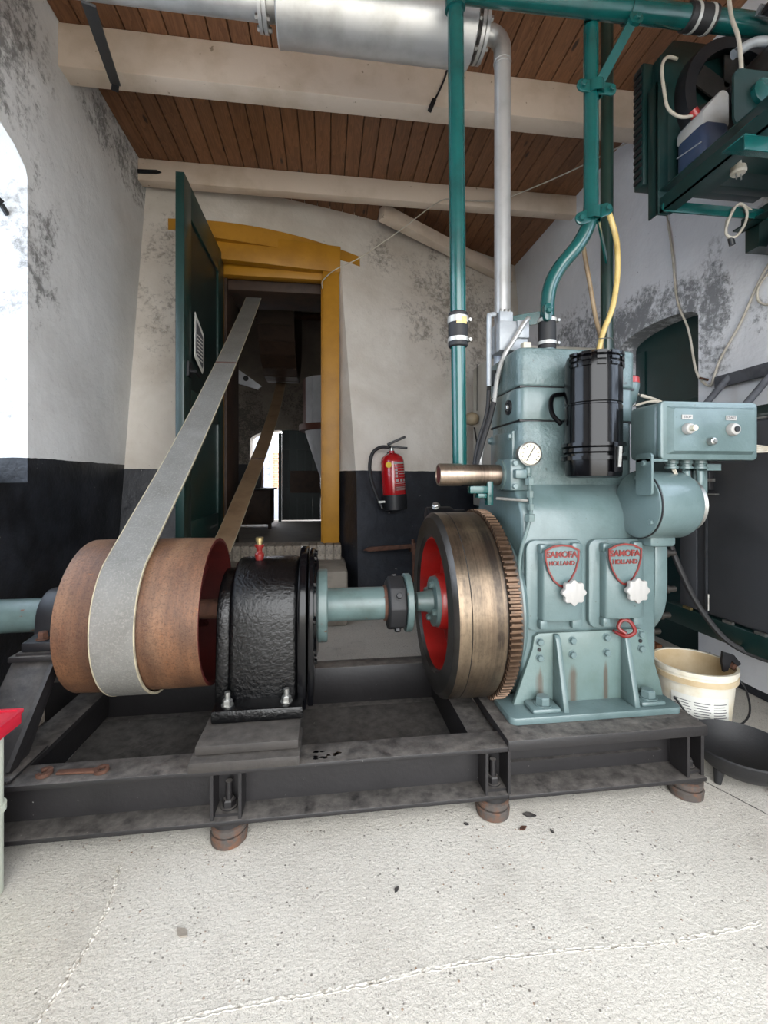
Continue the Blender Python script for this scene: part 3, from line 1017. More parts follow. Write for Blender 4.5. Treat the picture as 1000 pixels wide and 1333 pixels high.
# engine bed
part('bed_plate', MB().box(.498, 1.112, 1.178, 1.84, .198, .228), FRM, fr, bevel=.003)
part('bed_web', MB().box(.50, 1.108, 1.262, 1.272, .075, .20), FRM, fr)
part('bed_flange', MB().box(.50, 1.108, 1.178, 1.30, .064, .076), FRM, fr, bevel=.002)
part('bed_lip', MB().box(.52, 1.02, 1.25, 1.262, .115, .122), FRM, fr)
part('end_plate', MB().box(1.10, 1.11, 1.19, 1.84, .07, .2), FRM, fr)
for x in (-.292, -.222, .438, .502, 1.052):
    part('stiffener', MB().box(x - .004, x + .004, 1.182, 1.25, .078, .20), FRM, fr)
part('cross_beam', MB().box(-.85, -.765, 1.26, 1.77, .196, .21).box(-.815, -.80, 1.26, 1.77, .08, .2), FRM, fr)
part('cross_beam', MB().box(.42, .50, 1.26, 1.77, .08, .19), FRM, fr)
part('drip_tray', MB().box(-.80, .44, 1.26, 1.72, .066, .078), FRMT, fr)
rf = random.Random(4)
for k in range(12):
    fx_, fy_ = -.05 + rf.random() * .09, 1.193 + rf.random() * .035
    part('paint_flake', MB().prism([(fx_ + .008 * rf.uniform(.5, 1.3) * math.cos(a), fy_ + .005 * rf.uniform(.5, 1.3) * math.sin(a)) for a in (0, 1.1, 2.2, 3.3, 4.4, 5.4)], 'z', .2098, .2106), BLKS, fr)
bolt(fr, (1.108, 1.21, .205), (1, 0, 0), .007, .01, FRM)


def foot(x):
    t = thing('machine_foot', '', 'machine foot', (x, 1.225, 0), 'rusty round feet under the base frame')
    part('base_pad', MB().lathe([(0, .040), (.004, .046), (.024, .048), (.028, .044)], (x, 1.225, 0), (0, 0, 1), 28), RUSTF, t)
    part('mid_ring', MB().lathe([(.028, .040), (.034, .045), (.048, .046), (.052, .040)], (x, 1.225, 0), (0, 0, 1), 28), RUSTF, t)
    part('top_cap', MB().lathe([(.052, .036), (.055, .044), (.066, .044), (.068, .03)], (x, 1.225, 0), (0, 0, 1), 28), FRM, t)
    part('stud', MB().cyl((x, 1.222, .08), (x, 1.222, .155), .009, n=12), FRM, t)
    part('plate', MB().box(x - .03, x + .03, 1.195, 1.245, .08, .088), FRM, t)
    bolt(t, (x, 1.222, .088), (0, 0, 1), .017, .022, FRM, 'nut')
    return t


tag(foot(-.257), 'rusty round foot under the frame below the black gearbox', 'machine foot')
tag(foot(.470), 'rusty round foot under the frame where the engine bed begins', 'machine foot')
tag(foot(1.080), 'rusty round foot under the outer end of the engine bed', 'machine foot')
part('left_support', MB().box(-1.0, -.95, 1.20, 1.26, 0, .068), FRM, fr)

# ---- rusty flat pulley and its axle
pu = thing('belt_pulley', 'wide rust brown flat belt pulley', 'pulley', (-.555, YC, .285))
PX0, PX1, PR = -.746, -.363, .235
part('rim', MB().lathe([(PX0, PR - .012), (PX0, PR), (PX0 + .12, PR + .002), (PX1 - .12, PR + .002), (PX1, PR), (PX1, PR - .006)], (0, YC, ZX), (1, 0, 0), 96), PULR, pu).data
rim_o = pu.children[0]
# open the ends: remove the two cap faces
bm0 = bmesh.new()
bm0.from_mesh(rim_o.data)
bmesh.ops.delete(bm0, geom=[f for f in bm0.faces if len(f.verts) > 8], context='FACES')
bm0.to_mesh(rim_o.data)
bm0.free()
part('rim_lining', MB().lathe([(PX0, PR - .007), (PX0, PR - .010), (PX1 + .0006, PR - .010), (PX1 + .0006, PR - .0005)], (0, YC, ZX), (1, 0, 0), 96, closed=True), REDD, pu)
part('web', MB().lathe([(-.58, .05), (-.58, PR - .01), (-.565, PR - .01), (-.565, .05)], (0, YC, ZX), (1, 0, 0), 48, closed=True), REDD, pu)
part('hub', MB().lathe([(-.66, .05), (-.66, .075), (-.48, .075), (-.48, .05)], (0, YC, ZX), (1, 0, 0), 32, closed=True), REDD, pu)
for i in range(6):
    a = 2 * PI * i / 6
    part('rib', MB().box(-.565, -.44, -.006, .006, .07, PR - .02), REDD, pu, loc=(0, YC, ZX), rot=(a, 0, 0))
ax = thing('pulley_axle', 'green grey axle running from the pulley to the left wall', 'shaft', (-1.0, YC, .46))
part('axle_tube', MB().cyl((-1.24, YC, ZX), (-.80, YC, ZX), .052, n=28), ENGD, ax)
part('axle', MB().cyl((-.80, YC, ZX), (-.30, YC, ZX), .032, n=24), RUST, ax)

# ---- drive belt: a closed loop round pulley and drum
tA, tB = R(54.8), R(73.3)


def circ(cy, cz, r, a):
    return (cy + r * math.cos(a), cz + r * math.sin(a))


loop = []
loop += catmull([(0,) + p for p in [(1.41, .716), (2.0, 1.115), (2.715, 1.64), (3.4, 2.175), (4.1, 2.75), (4.65, 3.21), (5.09, 3.625)]], 8)
for i in range(1, 26):                # over the drum, front-top to bottom
    a = R(128 - (128 + 66) * i / 25)
    y, z = circ(5.6, 2.98, .815, a)
    loop.append(Vector((0, y, z)))
loop += catmull([(0,) + p for p in [(5.8, 2.165), (5.3, 1.84), (4.6, 1.46), (3.9, 1.13), (3.2, .83), (2.65, .60), (2.1, .41), (1.622, .285)]], 8)[1:]
for i in range(1, 28):
    a = R(-72 - (360 - 72 - 126) * i / 28)
    y, z = circ(YC, ZX, PR + .008, a)
    loop.append(Vector((0, y, z)))
BX0, BX1, BT = -.642, -.528, .006


def ribbon(path, x0, x1, th, closed):
    m = len(path)
    b = MB()
    v, f = [], []
    for i in range(m):
        p = path[i]
        a = path[(i - 1) % m] if closed or i else path[i]
        c = path[(i + 1) % m] if closed or i < m - 1 else path[i]
        d = (c - a).normalized()
        nrm = Vector((0, -d.z, d.y))
        v += [(x0, p.y - nrm.y * 0, p.z), (x1, p.y, p.z), (x1, p.y + nrm.y * th, p.z + nrm.z * th), (x0, p.y + nrm.y * th, p.z + nrm.z * th)]
    for i in range(m if closed else m - 1):
        k, q = 4 * i, 4 * ((i + 1) % m)
        for j in range(4):
            f.append((k + j, k + (j + 1) % 4, q + (j + 1) % 4, q + j))
    return b.add(v, f)


bl = thing('drive_belt', 'long grey canvas belt running from the pulley up through the doorway', 'drive belt', (-.585, 2.5, .285))
bb = part('belt_band', ribbon(loop, BX0, BX1, BT, True), BELT, bl, angle=40)
bb.data.materials.append(BELTI)
for i_, p_ in enumerate(bb.data.polygons):
    if i_ % 4 == 0:
        p_.material_index = 1
part('frayed_edge', ribbon(loop, BX1 - .001, BX1 + .002, BT + .001, True), BELTE, bl)
part('frayed_edge', ribbon(loop, BX0 - .002, BX0 + .001, BT + .001, True), BELTE, bl)
part('splice', MB().bar((BX0, 2.70, 1.634), (BX1, 2.70, 1.634), .014, .012, up=(0, -.6, .8)), SEAM, bl)
part('splice', MB().bar((BX0, 3.9, 1.13), (BX1, 3.9, 1.13), .014, .016, up=(0, -.4, .9)), SEAM, bl)

# ---- bearing pedestal left of the pulley
pb = thing('bearing_pedestal', 'black welded pedestal and bearing left of the rusty pulley', 'pedestal', (-.8, 1.5, .21))
prof = [(1.205, .21), (1.30, .21), (1.47, .43), (1.41, .43)]
part('leg', MB().prism(prof, 'x', -.90, -.79), FRM, pb, bevel=.004)
part('leg', MB().prism([(2 * YC - a, c) for a, c in prof], 'x', -.90, -.79), FRM, pb, bevel=.004)
part('leg_flange', MB().bar((-.788, 1.225, .215), (-.788, 1.425, .43), .03, .012, up=(1, 0, 0)), FRM, pb)
part('foot_plate', MB().box(-.92, -.765, 1.19, 1.34, .21, .218), FRM, pb, bevel=.002)
part('seat_plate', MB().box(-.90, -.775, 1.39, 1.71, .43, .445), FRM, pb, bevel=.002)
part('shim', MB().box(-.885, -.78, 1.40, 1.70, .445, .452), FRM, pb)
bh = MB().prism([(1.405, .452), (1.695, .452), (1.695, .48), (1.64, .485)] + arc(YC, ZX, .085, 0, 180, 14) + [(1.46, .485), (1.405, .48)], 'x', -.875, -.785)
part('bearing_housing', bh, BLKP, pb, bevel=.005)
for yy in (1.43, 1.67):
    bolt(pb, (-.83, yy, .482), (0, 0, 1), .014, .022, RUST)

# ---- black gearbox
gb = thing('gearbox', 'black glossy cast gearbox between pulley and drive shaft', 'gearbox', (-.18, YC, .26))


def gprof(w0, w1, ztop, r, zb=.272):
    c = ztop - r
    return [(YC - w0, zb), (YC + w0, zb), (YC + w1, c)] + arc(YC, c, w1, 0, 180, 18)[1:-1] + [(YC - w1, c)]


part('housing', MB().prism(gprof(.185, .172, .69, .172), 'x', -.295, -.085), BLKG, gb, bevel=.02, seg=3)
part('rear_cover', MB().prism(gprof(.165, .15, .655, .15), 'x', -.335, -.29), BLKG, gb, bevel=.01)
part('flange', MB().prism(gprof(.20, .20, .722, .20, .262), 'x', -.088, -.062), BLKS, gb, bevel=.005)
part('cover_flange', MB().prism(gprof(.195, .195, .715, .195, .27), 'x', -.058, -.040), BLKS, gb, bevel=.005)
part('front_cover', MB().lathe([(-.041, .165), (-.033, .165), (-.028, .15)], (0, YC, ZX), (1, 0, 0), 40), BLKS, gb)
for i in range(10):
    a = 2 * PI * i / 10
    bolt(gb, (-.040, YC + .18 * math.cos(a), ZX + .18 * math.sin(a)), (1, 0, 0), .009, .008, BLKS)
for x0_, x1_ in ((-.325, -.068),):
    part('mounting_foot', MB().box(x0_, x1_, 1.30, 1.40, .262, .300), BLKG, gb, bevel=.008, seg=2)
    part('mounting_foot', MB().box(x0_, x1_, 1.70, 1.80, .262, .300), BLKG, gb, bevel=.008, seg=2)
for x in (-.285, -.118):
    bolt(gb, (x, 1.335, .300), (0, 0, 1), .014, .018, STEEL)
    part('stud', MB().cyl((x, 1.335, .31), (x, 1.335, .338), .008, n=10), STEEL, gb)
oc = thing('oil_cup', 'small red brass-topped oil cup on the gearbox', 'oil cup', (-.222, 1.52, .687))
part('cup', MB().lathe([(0, .012), (.012, .015), (.02, .015), (.028, .009), (.036, .009), (.046, .016), (.052, .016)], (-.222, 1.52, .685), (0, 0, 1), 16), REDK, oc)
part('cap', MB().lathe([(0, .010), (.008, .010), (.010, .013), (.022, .013), (.024, .010)], (-.222, 1.52, .737), (0, 0, 1), 16), BRASS, oc)
sh_ = thing('shim_plates', 'dusty stacked steel shim plates under the gearbox foot', 'shim plates', (-.2, 1.25, .21))
part('plate', MB().box(-.348, -.070, 1.172, 1.31, .2105, .236), WOODG, sh_, bevel=.003)
part('plate', MB().box(-.338, -.075, 1.20, 1.40, .2385, .262), WOODG, sh_, bevel=.003)
part('plate', MB().box(-.338, -.075, 1.69, 1.80, .2115, .262), WOODG, sh_, bevel=.003)

# ---- drive shaft, coupling
ds = thing('drive_shaft', 'green grey flanged drive shaft between gearbox and flywheel', 'shaft', (.1, YC, .45))
part('drive_flange', MB().lathe([(-.03, .118), (-.027, .122), (-.001, .122), (.002, .118)], (0, YC, ZX), (1, 0, 0), 48), ENGD, ds)
part('shaft_tube', MB().lathe([(.0, .060), (.006, .056), (.198, .056)], (0, YC, ZX), (1, 0, 0), 40), ENGD, ds)
part('rust_collar', MB().cyl((.196, YC, ZX), (.21, YC, ZX), .060, n=32), RUST, ds)
cj = part('rubber_joint', MB().lathe([(.206, .078), (.212, .094), (.262, .094), (.268, .088)], (0, YC, ZX), (1, 0, 0), 8), BLKR, ds, bevel=.006)
part('coupling_disc', MB().lathe([(.268, .096), (.271, .100), (.288, .100), (.291, .096)], (0, YC, ZX), (1, 0, 0), 48), ENGD, ds)
for i in range(4):
    a = PI / 4 + i * PI / 2 + .3
    bolt(cj, (.24, YC + .088 * math.cos(a), ZX + .088 * math.sin(a)), (0, math.cos(a), math.sin(a)), .011, .012, BLKP)
part('stub_shaft', MB().cyl((.288, YC, ZX), (.36, YC, ZX), .020, n=20), BLKP, ds)

# ---- flywheel
fw = thing('flywheel', 'heavy bare steel flywheel with red web and ring gear', 'flywheel', (.45, YC, .206))
FX, FXE, FR = .364, .522, .314
part('rim', MB().lathe([(FX + .13, .22), (FX + .012, .226), (FX, .236), (FX, FR - .018), (FX + .006, FR - .008), (FX + .014, FR), (FX + .05, FR + .0008), (FX + .051, FR - .001), (FX + .053, FR + .0008), (FXE, FR), (FXE, .22)], (0, YC, ZX), (1, 0, 0), 128, closed=True), FLYT, fw, angle=30)
rm = fw.children[0].data
rm.materials.append(FLYF)
for p in rm.polygons:
    if abs(p.normal.x) > .6 and p.center.x < .45:
        p.material_index = 1
part('rim_bore', MB().lathe([(FX + .011, .2255), (FX + .1, .2185), (FX + .1, .215), (FX + .0105, .2225)], (0, YC, ZX), (1, 0, 0), 96, closed=True), RED, fw)
part('web', MB().lathe([(FX + .07, .04), (FX + .07, .14), (FX + .09, .218), (FX + .12, .218), (FX + .12, .04)], (0, YC, ZX), (1, 0, 0), 64, closed=True), RED, fw)
part('boss', MB().lathe([(FX + .02, .03), (FX + .02, .092), (FX + .03, .097), (FX + .075, .10), (FX + .075, .03)], (0, YC, ZX), (1, 0, 0), 48, closed=True), RED, fw)
hb = part('hub_flange', MB().lathe([(FX - .055, .022), (FX - .05, .033), (FX - .02, .036), (FX + .004, .044), (FX + .006, .086), (FX + .02, .088)], (0, YC, ZX), (1, 0, 0), 40), ENGD, fw)
for i in range(4):
    a = i * PI / 2 + .35
    bolt(hb, (FX + .006, YC + .067 * math.cos(a), ZX + .067 * math.sin(a)), (-1, 0, 0), .012, .014, ENGD)
NT_ = 112
outer, inner = [], []
for i in range(NT_):
    for (q, rr) in ((0, .3125), (.18, .326), (.52, .326), (.70, .3125)):
        a = 2 * PI * (i + q) / NT_
        outer.append((YC + rr * math.cos(a), ZX + rr * math.sin(a)))
        inner.append((YC + .29 * math.cos(a), ZX + .29 * math.sin(a)))
part('ring_gear', MB().ring(outer, inner, 'x', .528, .562), GEAR, fw, angle=20)
part('gear_seat', MB().lathe([(.520, .25), (.520, .306), (.575, .306), (.575, .25)], (0, YC, ZX), (1, 0, 0), 64, closed=True), FLYF, fw)

# ---- the diesel engine
en = thing('diesel_engine', 'tall grey green two cylinder diesel engine with red shield badges', 'engine', (.84, YC, .228))
cc = [(1.34, .235), (1.34, .795), (1.347, .845), (1.372, .895), (1.415, .93), (1.43, .945), (1.67, .945), (1.73, .90), (1.76, .83), (1.76, .235)]
part('crankcase', MB().prism(cc, 'x', .612, 1.075), ENG, en, bevel=.012, seg=3)
part('bell_housing', MB().lathe([(.575, .25), (.58, .262), (.60, .265), (.615, .25)], (0, YC, ZX), (1, 0, 0), 48), ENG, en)
tc = [(1.345, .60), (1.345, .80), (1.37, .87), (1.43, .93), (1.67, .93), (1.74, .86), (1.755, .80), (1.755, .60)] + arc(YC, .585, .205, 0, -180, 18)[1:-1]
part('timing_cover', MB().prism(tc, 'x', 1.075, 1.122), ENG, en, bevel=.006)
for (yy, zz) in ((1.362, .705), (1.36, .585), (1.385, .49), (1.43, .42)):
    part('stud', MB().lathe([(0, .014), (.012, .014), (.012, .010), (.036, .010), (.040, .007)], (1.122, yy, zz), (1, 0, 0), 12), FLYF, en)
part('cylinder_block', MB().prism(rrect(.640, 1.055, 1.42, 1.69, .032), 'z', .93, 1.148), ENG2, en, bevel=.004)
part('cylinder_head', MB().prism(rrect(.636, 1.060, 1.415, 1.695, .032), 'z', 1.152, 1.262), ENG, en, bevel=.005)
part('rocker_cover', MB().prism(rrect(.634, 1.062, 1.413, 1.697, .032), 'z', 1.265, 1.395), ENG2, en, bevel=.009, seg=3)
part('gasket', MB().box(.64, 1.056, 1.422, 1.69, 1.147, 1.154).box(.64, 1.056, 1.419, 1.69, 1.26, 1.267), BLKP, en)
part('water_cover', MB().box(.628, .642, 1.455, 1.66, .95, 1.12), ENG, en, bevel=.005)
part('core_plug', MB().lathe([(0, .026), (.006, .026), (.008, .016), (.004, .012)], (.636, 1.50, 1.205), (-1, 0, 0), 20), BLKP, en)
bolt(en, (.631, 1.50, 1.205), (-1, 0, 0), .010, .008, STEEL)
for (yy, zz) in ((1.465, 1.10), (1.65, 1.10), (1.465, .97)):
    bolt(en, (.628, yy, zz), (-1, 0, 0), .012, .012, ENG)
part('filler_cap', MB().lathe([(0, .030), (.02, .030), (.026, .02)], (.634, 1.60, 1.33), (-1, 0, 0), 20), BLKP, en)

# inspection doors with badges and star knobs
SHIELD = [(-.056, .045), (-.03, .058), (0, .062), (.03, .058), (.056, .045), (.055, .015), (.045, -.02), (.028, -.05), (.01, -.066), (0, -.069), (-.01, -.066), (-.028, -.05), (-.045, -.02), (-.055, .015)]
star = [(.036 * (1 + .10 * math.cos(8 * a)) * math.cos(a), .036 * (1 + .10 * math.cos(8 * a)) * math.sin(a)) for a in [2 * PI * i / 64 for i in range(64)]]
txt1 = text_mesh('SAMOFA', .0265, .0016, .0007)
txt2 = text_mesh('HOLLAND', .0185, .0016, .0005)
for (x0, x1) in ((.617, .810), (.826, 1.018)):
    cx = (x0 + x1) / 2
    dd = part('inspection_door', MB().prism(rrect(x0, x1, .478, .762, .03), 'y', 1.342, 1.322), ENG, en, bevel=.004)
    part('door_body', MB().prism([(x0 + .035, 1.326), (x0 + .042, 1.296), (x0 + .075, 1.288), (cx, 1.284), (x1 - .045, 1.288), (x1 - .022, 1.296), (x1 - .015, 1.326)], 'z', .515, .728), ENG, dd, bevel=.006)
    for zz in (.50, .735):
        part('lug', MB().box(x0 + .035, x0 + .06, 1.30, 1.326, zz - .012, zz + .016), ENG, dd, bevel=.005)
        part('lug', MB().box(x1 - .05, x1 - .018, 1.304, 1.326, zz - .014, zz + .018), ENG, dd, bevel=.005)
    bx, bz = cx - .002, .692
    bd = part('badge', MB().prism([(bx + a, bz + c) for a, c in SHIELD], 'y', 1.290, 1.280), ENG, dd)
    part('badge_rim', MB().ring([(bx + a, bz + c) for a, c in SHIELD], [(bx + a * .91, bz + c * .91) for a, c in SHIELD], 'y', 1.282, 1.2765), LETR, bd)
    obj('lettering', txt1, LETR, bd, (bx, 1.279, bz + .030), FACE_CAM)
    obj('lettering', txt2, LETR, bd, (bx, 1.279, bz + .004), FACE_CAM)
    kx, kz = cx + .022, .612
    part('knob_stem', MB().cyl((kx, 1.29, kz), (kx, 1.262, kz), .016, n=16), BLKP, dd)
    kn = part('star_knob', MB().prism([(kx + a, kz + c) for a, c in star], 'y', 1.266, 1.248), WHITEP, dd, bevel=.004)

# mounting bracket
br = part('mounting_bracket', MB().prism([(.553, .248), (.578, .25), (.640, .42), (.646, .458), (.660, .468), (1.012, .468), (1.028, .458), (1.036, .42), (1.075, .30), (1.088, .248)], 'y', 1.326, 1.342), ENGB, en, bevel=.004)
part('foot_flange', MB().prism(rrect(.535, 1.092, 1.246, 1.40, .022), 'z', .2285, .250), ENG, br, bevel=.004)
gus = [(1.328, .25), (1.256, .25), (1.262, .28), (1.292, .40), (1.304, .45), (1.315, .466), (1.328, .467)]
for gx in (.715, .947):
    part('gusset', MB().prism(gus, 'x', gx - .009, gx + .009), ENG, br, bevel=.004)
for (px0, px1) in ((.608, .700), (.962, 1.045)):
    part('pad', MB().box(px0, px1, 1.258, 1.325, .25, .266), ENG, br, bevel=.008)
    bolt(br, ((px0 + px1) / 2, 1.288, .266), (0, 0, 1), .022, .026, ENG)
for (px, pz) in ((.663, .442), (.663, .392), (.772, .442), (.772, .397), (.888, .447), (.889, .398), (1.008, .452), (1.010, .405)):
    bolt(br, (px, 1.326, pz), (0, -1, 0), .0105, .012, ENG)
for px, pz in ((.661, .418), (1.006, .430)):
    part('dowel', MB().cyl((px, 1.326, pz), (px, 1.322, pz), .006, n=10), BLKP, br)
part('red_rag', MB().tube([(.905, 1.315, .470), (.925, 1.285, .462), (.950, 1.275, .478), (.945, 1.29, .505), (.925, 1.30, .508), (.912, 1.30, .485), (.93, 1.29, .468)], .006, 8), REDK, en)

# air cleaner
AX, AY, AR = .842, 1.325, .086
af = part('air_cleaner', MB().lathe([(0, .070), (.006, AR - .004), (.02, AR - .002), (.075, AR - .002), (.08, AR + .004), (.092, AR + .004), (.097, AR - .001), (.225, AR - .001), (.228, AR - .004), (.232, AR - .004), (.235, AR - .001), (.325, AR - .001),
                               (.36, AR - .001), (.383, AR - .008), (.395, AR - .03), (.4, .02)], (AX, AY, .957), (0, 0, 1), 56), BLKS, en, angle=40)
part('clamp_ring', MB().lathe([(-.006, AR), (-.006, AR + .010), (.006, AR + .010), (.006, AR)], (AX, AY, 1.018), (0, 0, 1), 48, closed=True), BLKS, af)
part('clamp_ring', MB().lathe([(-.005, AR), (-.005, AR + .009), (.005, AR + .009), (.005, AR)], (AX, AY, 1.060), (0, 0, 1), 48, closed=True), BLKS, af)
part('buckle', MB().patch(AX, AY, AR + .004, 2, 16, .975, 1.062, 4, .012), BLKS, af)
part('buckle_lever', MB().bar((AX + .018, AY - AR - .016, .99), (AX + .018, AY - AR - .022, 1.05), .010, .006, up=(0, -1, 0)), STEEL, af)
for a0 in (-72, -44, -16, 12, 40, 68):
    for k in range(3):
        part('vent_slot', MB().patch(AX, AY, AR - .003, a0 - 9, a0 + 9, 1.300 + k * .017, 1.309 + k * .017, 5, .007), BLKS, af)
part('filter_bracket', MB().tube([(AX - .05, 1.41, 1.24), (AX - .10, 1.395, 1.225), (AX - .112, 1.375, 1.17), (AX - .095, 1.35, 1.13)], .008, 8), BLKS, en)
part('intake_elbow', MB().tube([(AX, 1.35, 1.19), (AX, 1.40, 1.20), (AX, 1.44, 1.20)], .05, 20), ENG, en)

# oil gauge and its pipework
part('oil_block', MB().box(.592, .655, 1.385, 1.50, .915, 1.02), ENG, en, bevel=.008)
part('oil_block', MB().box(.600, .640, 1.362, 1.40, .955, .985), ENG, en, bevel=.006)
for (xx, zz) in ((.606, 1.005), (.606, .930)):
    bolt(en, (xx, 1.386, zz), (0, -1, 0), .010, .012, ENG)
gg = part('pressure_gauge', MB().lathe([(0, .034), (.03, .036), (.034, .040), (.038, .040), (.040, .036), (.036, .034)], (.652, 1.405, 1.035), (0, -1, 0), 40), STEEL, en)
part('dial', MB().cyl((.652, 1.374, 1.035), (.652, 1.3655, 1.035), .0345, n=40), GLASSW, gg)
part('needle', MB().bar((.638, 1.3648, 1.012), (.664, 1.3648, 1.056), .0006, .0028, up=(0, 0, 1)), BLKP, gg)
for i in range(11):
    a = R(225 - 27 * i)
    c_, s_ = math.cos(a), math.sin(a)
    part('tick', MB().bar((.652 + .023 * c_, 1.3650, 1.035 + .023 * s_), (.652 + .031 * c_, 1.3650, 1.035 + .031 * s_), .0006, .0022, up=(-s_, 0, c_)), BLKP, gg)
part('gauge_neck', MB().cyl((.648, 1.375, .99), (.648, 1.375, .965), .011, n=12).cyl((.648, 1.385, 1.0), (.648, 1.375, .985), .008, n=10), ENGD, en)
on = MB().tube([(.648, 1.368, .97), (.642, 1.347, .90), (.636, 1.331, .85), (.622, 1.325, .80), (.602, 1.325, .735), (.595, 1.325, .68), (.594, 1.325, .60)], .006, 10)
opp = part('oil_pipe', on, ENGD, en)
for zz, rr, hh, nx, ny in ((.945, .0145, .022, .646, 1.360), (.905, .011, .02, .642, 1.348), (.865, .0105, .018, .637, 1.334), (.832, .016, .022, .632, 1.329)):
    part('nut', MB().lathe([(0, rr), (hh, rr)], (nx, ny, zz - hh / 2), (0, 0, 1), 6), ENGD, opp)
part('oil_pipe', MB().tube([(.640, 1.342, .884), (.60, 1.365, .887), (.55, 1.40, .890)], .005, 8), STEEL, en)
part('pump_bracket', MB().box(.535, .556, 1.44, 1.47, .865, .96).box(.475, .54, 1.44, 1.47, .905, .93).box(.50, .53, 1.43, 1.475, .89, .905), TEAL, en, bevel=.003)
part('starter_motor', MB().lathe([(0, .03), (.004, .04), (.10, .042), (.12, .03), (.16, .03)], (.40, 1.78, .80), (1, 0, 0), 28), BLKP, en)
bolt(en, (.432, 1.74, .845), (-.3, -.6, .7), .014, .014, STEEL)

# bare exhaust stub pointing left
ex = part('breather_tube', MB().lathe([(.372, .031), (.372, .0365), (.378, .038), (.45, .038), (.451, .0355), (.598, .0355), (.598, .03), (.378, .030)], (0, 1.467, .968), (1, 0, 0), 40, closed=True), PIPEB, en)
part('tube_bore', MB().lathe([(.374, .029), (.56, .029), (.56, .02)], (0, 1.467, .968), (1, 0, 0), 32), REDD, ex)
part('tube_flange', MB().lathe([(.585, .036), (.585, .052), (.602, .052)], (0, 1.467, .968), (1, 0, 0), 32), ENGD, en)

# dynamo drum under the control box
dy = part('dynamo', MB().lathe([(.972, .10), (.978, .105), (1.10, .105), (1.115, .098), (1.125, .07)], (0, 1.29, .873), (1, 0, 0), 56), ENG, en)
part('cover_joint', MB().lathe([(.9705, .1), (.9705, .1062), (.9745, .1062), (.9745, .1)], (0, 1.29, .873), (1, 0, 0), 48, closed=True), BLKP, dy)
part('end_cover', MB().lathe([(.962, .092), (.966, .103), (.974, .103)], (0, 1.29, .873), (1, 0, 0), 48), ENG, dy)
for a in (95, 215, 330):
    bolt(dy, (.966, 1.29 + .085 * math.cos(R(a)), .873 + .085 * math.sin(R(a))), (-1, 0, 0), .009, .010, ENG, washer=False)
part('dynamo_collar', MB().lathe([(1.115, .08), (1.14, .085), (1.15, .06)], (0, 1.29, .873), (1, 0, 0), 32), STEEL, dy)
part('dynamo_saddle', MB().box(1.0, 1.09, 1.27, 1.36, .74, .82), ENG, en, bevel=.012)
hl = thing('warning_lamp', 'pale green lamp pod with a red top behind the air cleaner', 'lamp', (1.06, 1.46, 1.20))
part('pod', MB().lathe([(0, .012), (.02, .028), (.07, .038), (.08, .038)], (1.06, 1.46, 1.21), (0, 0, 1), 24), ENG, hl)
part('lens', MB().lathe([(0, .038), (.02, .037), (.026, .028)], (1.06, 1.46, 1.291), (0, 0, 1), 24), RED, hl)
part('lamp_cable', MB().tube([(1.085, 1.44, 1.25), (1.12, 1.40, 1.225), (1.13, 1.33, 1.185), (1.10, 1.30, 1.18)], .006, 8), CORDW, hl)

# ---- control box
kb = thing('control_box', 'pale blue green control box with STOP and START buttons', 'control box', (1.13, 1.27, 1.01))
part('case', MB().box(.977, 1.292, 1.215, 1.34, 1.012, 1.182), ENG, kb, bevel=.016, seg=3)
ld = part('lid', MB().prism(rrect(.974, 1.296, 1.010, 1.184, .014), 'y', 1.216, 1.196), ENG, kb, bevel=.005)
b = MB()
o0 = rrect(.992, 1.280, 1.026, 1.168, .003, 1)
o1 = rrect(1.006, 1.272, 1.036, 1.160, .003, 1)
v = [(a, 1.197, c) for a, c in o0] + [(a, 1.182, c) for a, c in o1]
nn = len(o0)
b.add(v, [tuple(range(nn)), tuple(range(2 * nn - 1, nn - 1, -1))] + [(i, i + nn, (i + 1) % nn + nn, (i + 1) % nn) for i in range(nn)])
part('lid_panel', b, ENG, ld, angle=15)
for (bx_, bz_, br_, nm) in ((1.046, 1.100, .0165, 'stop_button'), (1.192, 1.100, .0185, 'start_switch'), (1.121, 1.064, .0115, 'key_switch')):
    sw = part(nm, MB().lathe([(0, br_), (.010, br_), (.016, br_ * .86), (.018, br_ * .6)], (bx_, 1.182, bz_), (0, -1, 0), 28), WHITEP if nm != 'key_switch' else STEEL, kb)
    if nm == 'stop_button':
        part('button_tip', MB().cyl((bx_, 1.166, bz_), (bx_, 1.150, bz_), .0085, n=18), GLASSW, sw)
    else:
        part('button_tip', MB().lathe([(0, br_ * .45), (.006, br_ * .45), (.006, br_ * .3)], (bx_, 1.166, bz_), (0, -1, 0), 18), BLKP if nm == 'start_switch' else STEEL, sw)
for (bx_, tx) in ((1.046, 'STOP'), (1.190, 'START')):
    lb = part('name_plate', MB().box(bx_ - .017, bx_ + .017, 1.1795, 1.182, 1.128, 1.1415), WHITEP, kb)
    obj('lettering', text_mesh(tx, .0105, .0003), INK, lb, (bx_, 1.1790, 1.1347), FACE_CAM)
for gx in (1.058, 1.107, 1.155):
    g_ = part('cable_gland', MB().lathe([(0, .019), (.010, .019), (.012, .016), (.018, .016), (.020, .020), (.026, .020), (.028, .014)], (gx, 1.255, 1.012), (0, 0, -1), 20), ENG, kb)
part('flexible_conduit', MB().tube([(1.107, 1.255, .985), (1.112, 1.255, .94), (1.122, 1.258, .895), (1.112, 1.265, .86), (1.09, 1.275, .85)], .0115, 12), ENG, kb)
part('flexible_conduit', MB().tube([(1.155, 1.255, .985), (1.155, 1.255, .94), (1.14, 1.265, .90), (1.12, 1.29, .875)], .0115, 12), ENG, kb)
part('wire', MB().tube([(1.055, 1.25, .99), (1.068, 1.25, .96), (1.075, 1.26, .935)], .003, 6), CORDW, kb)
